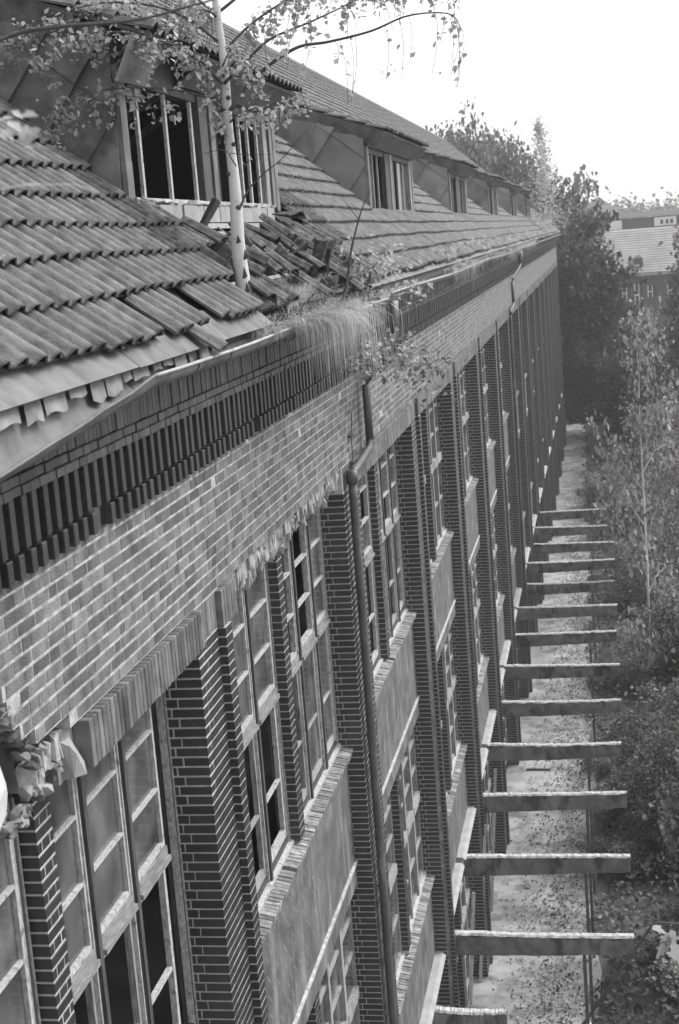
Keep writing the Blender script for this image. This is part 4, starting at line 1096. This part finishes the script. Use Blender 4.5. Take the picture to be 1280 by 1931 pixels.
# trees past the end of the building
T_ = [(-.3, 116, 16.3, .78, 'tree', 'dense dark tree standing right behind the far end of the factory'), (3.2, 124, 9.6, .75, 'tree', 'round dark tree to the right behind the factory end'),
      (-.6, 134, 20.0, .55, 'tree', 'tall pointed tree rising above the dark tree behind the factory'), (-2.2, 128, 18.5, .75, 'tree', 'bushy tree just over the far end of the roof'),
      (-4.5, 138, 22.5, .55, 'poplar', 'rightmost of the poplars behind the roof ridge'), (-7.5, 142, 24.0, .5, 'poplar', 'middle poplar behind the roof ridge'), (-9.8, 145, 24.2, .5, 'poplar', 'leftmost poplar behind the roof ridge'),
      (-11.5, 150, 24.0, .5, 'poplar', 'poplar half hidden behind the roof slope'), (-6, 132, 20.5, .8, 'tree', 'broad tree below the poplars behind the roof'),
      (10.9, 100, 15.2, .62, 'tree', 'tree at the right edge in front of the far house'), (12.8, 106, 17.4, .66, 'tree', 'tallest tree at the right edge of the picture'), (9.6, 118, 10.4, .75, 'tree', 'low tree covering the far house wall at the right'),
      (6.0, 135, 8.0, 1.0, 'tree', 'low round tree before the middle of the far house'), (8.0, 90, 9.0, 1.0, 'tree', 'bushy tree right of the clearing'), (2.2, 112, 7.5, .8, 'tree', 'small tree at the end of the path'), (5.0, 108, 6.5, 1.1, 'tree', 'low leafy tree at the back of the thicket')]
for i, (x, y, h, wd, kd, lab) in enumerate(T_):
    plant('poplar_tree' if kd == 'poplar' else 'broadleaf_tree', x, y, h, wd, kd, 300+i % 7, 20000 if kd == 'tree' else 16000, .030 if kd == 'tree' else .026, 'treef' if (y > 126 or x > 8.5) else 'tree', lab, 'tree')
# thicket floor
N_ = 60000
yy_ = 22+110*rng.random(N_)**1.3; xm = 2.45-.012*(yy_-25)+.25*np.sin(yy_*1.7); xx_ = xm+(9+.08*yy_)*rng.random(N_)**1.2
zz_ = GZ+.05+rng.random(N_)**2*.9*np.clip((xx_-xm)/1.0, .15, 1)
V, F = leafquads(np.stack([xx_, yy_, zz_], 1), .13, rng); props(arrmesh('undergrowth', V, F, 'shrub'), 'low leafy undergrowth covering the ground right of the path', 'undergrowth', kind='stuff')
N_ = 15000
yy_ = 22+75*rng.random(N_)**1.5; u = rng.random(N_)
pc = .55+1.5*rng.random(400); py = 22+75*rng.random(400)**1.5; ci = rng.integers(0, 400, N_)
xx_ = np.where(u < .55, 1.6+.38*rng.normal(size=N_), np.where(u < .9, pc[ci]+.18*rng.normal(size=N_), .05+2*rng.random(N_)))
yy_ = np.where((u >= .55) & (u < .9), py[ci]+.5*rng.normal(size=N_), yy_)
xx_ = np.clip(xx_, .03, 2.6)
V, F = leafquads(np.stack([xx_, yy_, np.full(N_, GZ+.045)+.03*rng.random(N_)], 1), .06, rng); props(arrmesh('fallen_leaves', V, F, 'litter'), 'scattered dead leaves and litter on the pale path', 'leaves', kind='stuff')
# near maple at the lower right corner
MP = empty('maple_sapling', (4.6, 8.0, GZ)); props(MP, 'broad-leaved twig reaching in at the lower right corner', 'tree')
MB().tube(curve_pts([(4.6, 8, GZ), (4.65, 8, -10), (4.5, 7.8, -5.5), (4.35, 7.6, -3.2)], 5), [.05]*4+[.04]*4+[.03]*4+[.02]*4, 7).build('trunk', 'barkd', MP)
MB().tube(curve_pts([(4.4, 7.6, -4.1), (4.0, 7.3, -3.80), (3.6, 7.1, -3.56), (3.28, 7.0, -3.44), (3.16, 7.0, -3.45)], 5), [.012]*10+[.006]*11, 6).build('branch', 'barkd', MP)
def maple_leaf(c, s, rot):
    o_ = [(0, 0), (.25, -.1), (.5, .05), (.42, .28), (.62, .55), (.3, .5), (.22, .75), (0, 1.05), (-.22, .75), (-.3, .5), (-.62, .55), (-.42, .28), (-.5, .05), (-.25, -.1)]
    mx = Matrix.Translation(c) @ rot @ Matrix.Scale(s, 4)
    up_ = [tuple(mx @ Vector((x, y, .10*abs(x)-.12*y*y))) for x, y in o_]; n = len(o_)
    ct = tuple(mx @ Vector((0, .35, -.03)))
    mb = MB(); mb.add(up_+[ct], [(i, (i+1) % n, n) for i in range(n)]); return mb.build('leaf', 'leaf', MP)
for i in range(30):
    t = rs.random()**.5; c = Vector((3.8, 7.2, -3.75)).lerp(Vector((3.19, 7.0, -3.49)), t)+Vector((rs.gauss(0, .06), rs.gauss(0, .1), rs.gauss(-.03, .045)))
    maple_leaf(c, rs.uniform(.06, .10), Matrix.Rotation(rs.uniform(0, 6.28), 4, 'Z') @ Matrix.Rotation(R(-55)+rs.gauss(0, .4), 4, 'X'))

# ------------------------------------------------------------------ far buildings
def house(name, x0, x1, y0, y1, zw, zr, lab, wins, roofm='farroof'):
    e = empty(name, ((x0+x1)/2, (y0+y1)/2, GZ)); props(e, lab, 'building')
    W_ = MB().box(x0, x1, y0, y1, GZ, zw).build('wall', 'farwall', e)
    ym = (y0+y1)/2; r_ = MB()
    r_.add([(x0-.4, y0-.6, zw), (x1+.4, y0-.6, zw), (x1+.4, ym, zr), (x0-.4, ym, zr), (x0-.4, y1+.6, zw), (x1+.4, y1+.6, zw),
            (x0-.4, y0-.6, zw-.3), (x1+.4, y0-.6, zw-.3), (x0-.4, y1+.6, zw-.3), (x1+.4, y1+.6, zw-.3)],
           [(0, 1, 2, 3), (3, 2, 5, 4), (6, 7, 1, 0), (4, 5, 9, 8), (0, 3, 4, 8, 6), (1, 7, 9, 5, 2), (6, 8, 9, 7)])
    RF = r_.build('roof', roofm, e)
    L_ = math.hypot(ym-(y0-.6), zr-zw); nrows = int(L_/.5)
    if nrows > 4:
        tb = MB()
        for i in range(nrows):       # rows of tiles as laps
            t0, t1 = i/nrows, (i+1.05)/nrows
            ya_, za_ = y0-.6+(ym-y0+.6)*t0, zw+(zr-zw)*t0; yb_, zb2 = y0-.6+(ym-y0+.6)*min(1, t1), zw+(zr-zw)*min(1, t1)
            for j in range(int((x1-x0+.8)/1.0)):
                xa = x0-.4+j; tb.add([(xa+.02, ya_-.04, za_+.10), (xa+.98, ya_-.04, za_+.10), (xa+.98, yb_, zb2+.04), (xa+.02, yb_, zb2+.04), (xa+.02, ya_-.04, za_+.04), (xa+.98, ya_-.04, za_+.04)], [(0, 1, 2, 3), (4, 5, 1, 0)])
        props(tb.build('roof_tile', roofm, RF), kind='stuff')
    for (x, z, w_, h_) in wins:
        wv = MB().box(x-w_/2, x+w_/2, y0-.05, y0+.03, z, z+h_).build('window', 'deck', e)
        MB().box(x-w_/2-.08, x-w_/2+.02, y0-.10, y0-.055, z, z+h_).box(x-.04, x+.04, y0-.10, y0-.055, z, z+h_).box(x-w_/2+.02, x-.045, y0-.1, y0-.055, z+h_*.45, z+h_*.52).build('window_frame', 'white', wv)
    return e
H = house('tiled_house', -4, 24, 176, 190, -6.3, -1.35, 'large house with a broad tiled roof far behind the trees', [(5.9, -9.2, .9, 1.5), (7.3, -9.9, .9, 2.4), (8.8, -9.1, .9, 1.3), (11, -9.1, .9, 1.3), (3.5, -9.1, .9, 1.3)])
for (x, z) in ((7.35, -5.3),):
    dmr = MB().box(x-.45, x+.45, 175.3, 178.5, z, z+.75).build('dormer', 'farwall', H)
    MB().add([(x-.6, 175.1, z+.72), (x+.6, 175.1, z+.72), (x, 175.1, z+1.15), (x-.6, 178.5, z+.72), (x+.6, 178.5, z+.72), (x, 178.5, z+1.15)], [(0, 1, 2), (5, 4, 3), (0, 2, 5, 3), (1, 4, 5, 2), (0, 3, 4, 1)]).build('dormer_roof', 'farroof', dmr)
    MB().box(x-.5, x+.5, 175.15, 175.29, z-.12, z-.02).build('sill', 'white', dmr)
F2 = empty('flat_roofed_building', (12, 240, GZ)); props(F2, 'long building with a pale flat roof edge behind the tiled house', 'building')
MB().box(-14, 22, 238, 250, GZ, -.1).build('wall', 'farwall', F2); MB().box(-14.6, 22.6, 237, 251, .05, .75).build('roof_slab', 'grey', F2)
MB().box(4.6, 6.6, 237.3, 237.95, -1.6, -.25).build('white_bay', 'white', F2); wb = MB().box(11.5, 14.8, 237.3, 237.95, -1.5, -.2).build('white_bay', 'white', F2)
for x in (12.6, 13.4, 14.1): MB().box(x-.2, x+.2, 237.22, 237.29, -1.25, -.6).build('window', 'deck', wb)
CH = empty('gabled_house', (4.3, 330, GZ)); props(CH, 'steep gabled roof of a distant building over the trees', 'building')
MB().box(-2, 8, 326, 340, GZ, 1).build('wall', 'farwall', CH)
MB().add([(-2.6, 325, 1), (8.4, 325, 1), (3.2, 325, 5.0), (-2.6, 341, 1), (8.4, 341, 1), (3.2, 341, 5.0)], [(0, 1, 2), (5, 4, 3), (0, 2, 5, 3), (1, 4, 5, 2), (0, 3, 4, 1)]).build('roof', 'grey', CH)  # roof colour lightened to carry the haze of distance
MB().tube([(3.2, 325.5, 4.9), (3.2, 325.5, 5.8)], .10, 5).build('finial', 'woodd', CH)
N_ = 24000
cx = rng.random(90)*130-50; ch = 2+rng.random(90)*2.2
ii = rng.integers(0, 90, N_)
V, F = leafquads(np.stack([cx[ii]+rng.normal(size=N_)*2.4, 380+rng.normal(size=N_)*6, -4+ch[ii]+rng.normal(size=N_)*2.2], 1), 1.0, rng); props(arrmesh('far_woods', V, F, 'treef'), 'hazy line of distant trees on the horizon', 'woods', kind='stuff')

# ------------------------------------------------------------------ haze
hz = bpy.data.materials.new('haze'); hz.use_nodes = True; n = hz.node_tree; n.nodes.clear()
o = n.nodes.new('ShaderNodeOutputMaterial'); v = n.nodes.new('ShaderNodeVolumePrincipled'); v.inputs['Density'].default_value = .0006; v.inputs['Color'].default_value = (1, 1, 1, 1); v.inputs['Anisotropy'].default_value = 0
n.links.new(v.outputs[0], o.inputs['Volume'])
me = MB().box(-240, 240, -70, 520, GZ-2.5, 10).mesh('haze', 'white'); me.materials.clear(); me.materials.append(hz)
hzo = bpy.data.objects.new('haze', me); col.objects.link(hzo); hzo['kind'] = 'stuff'
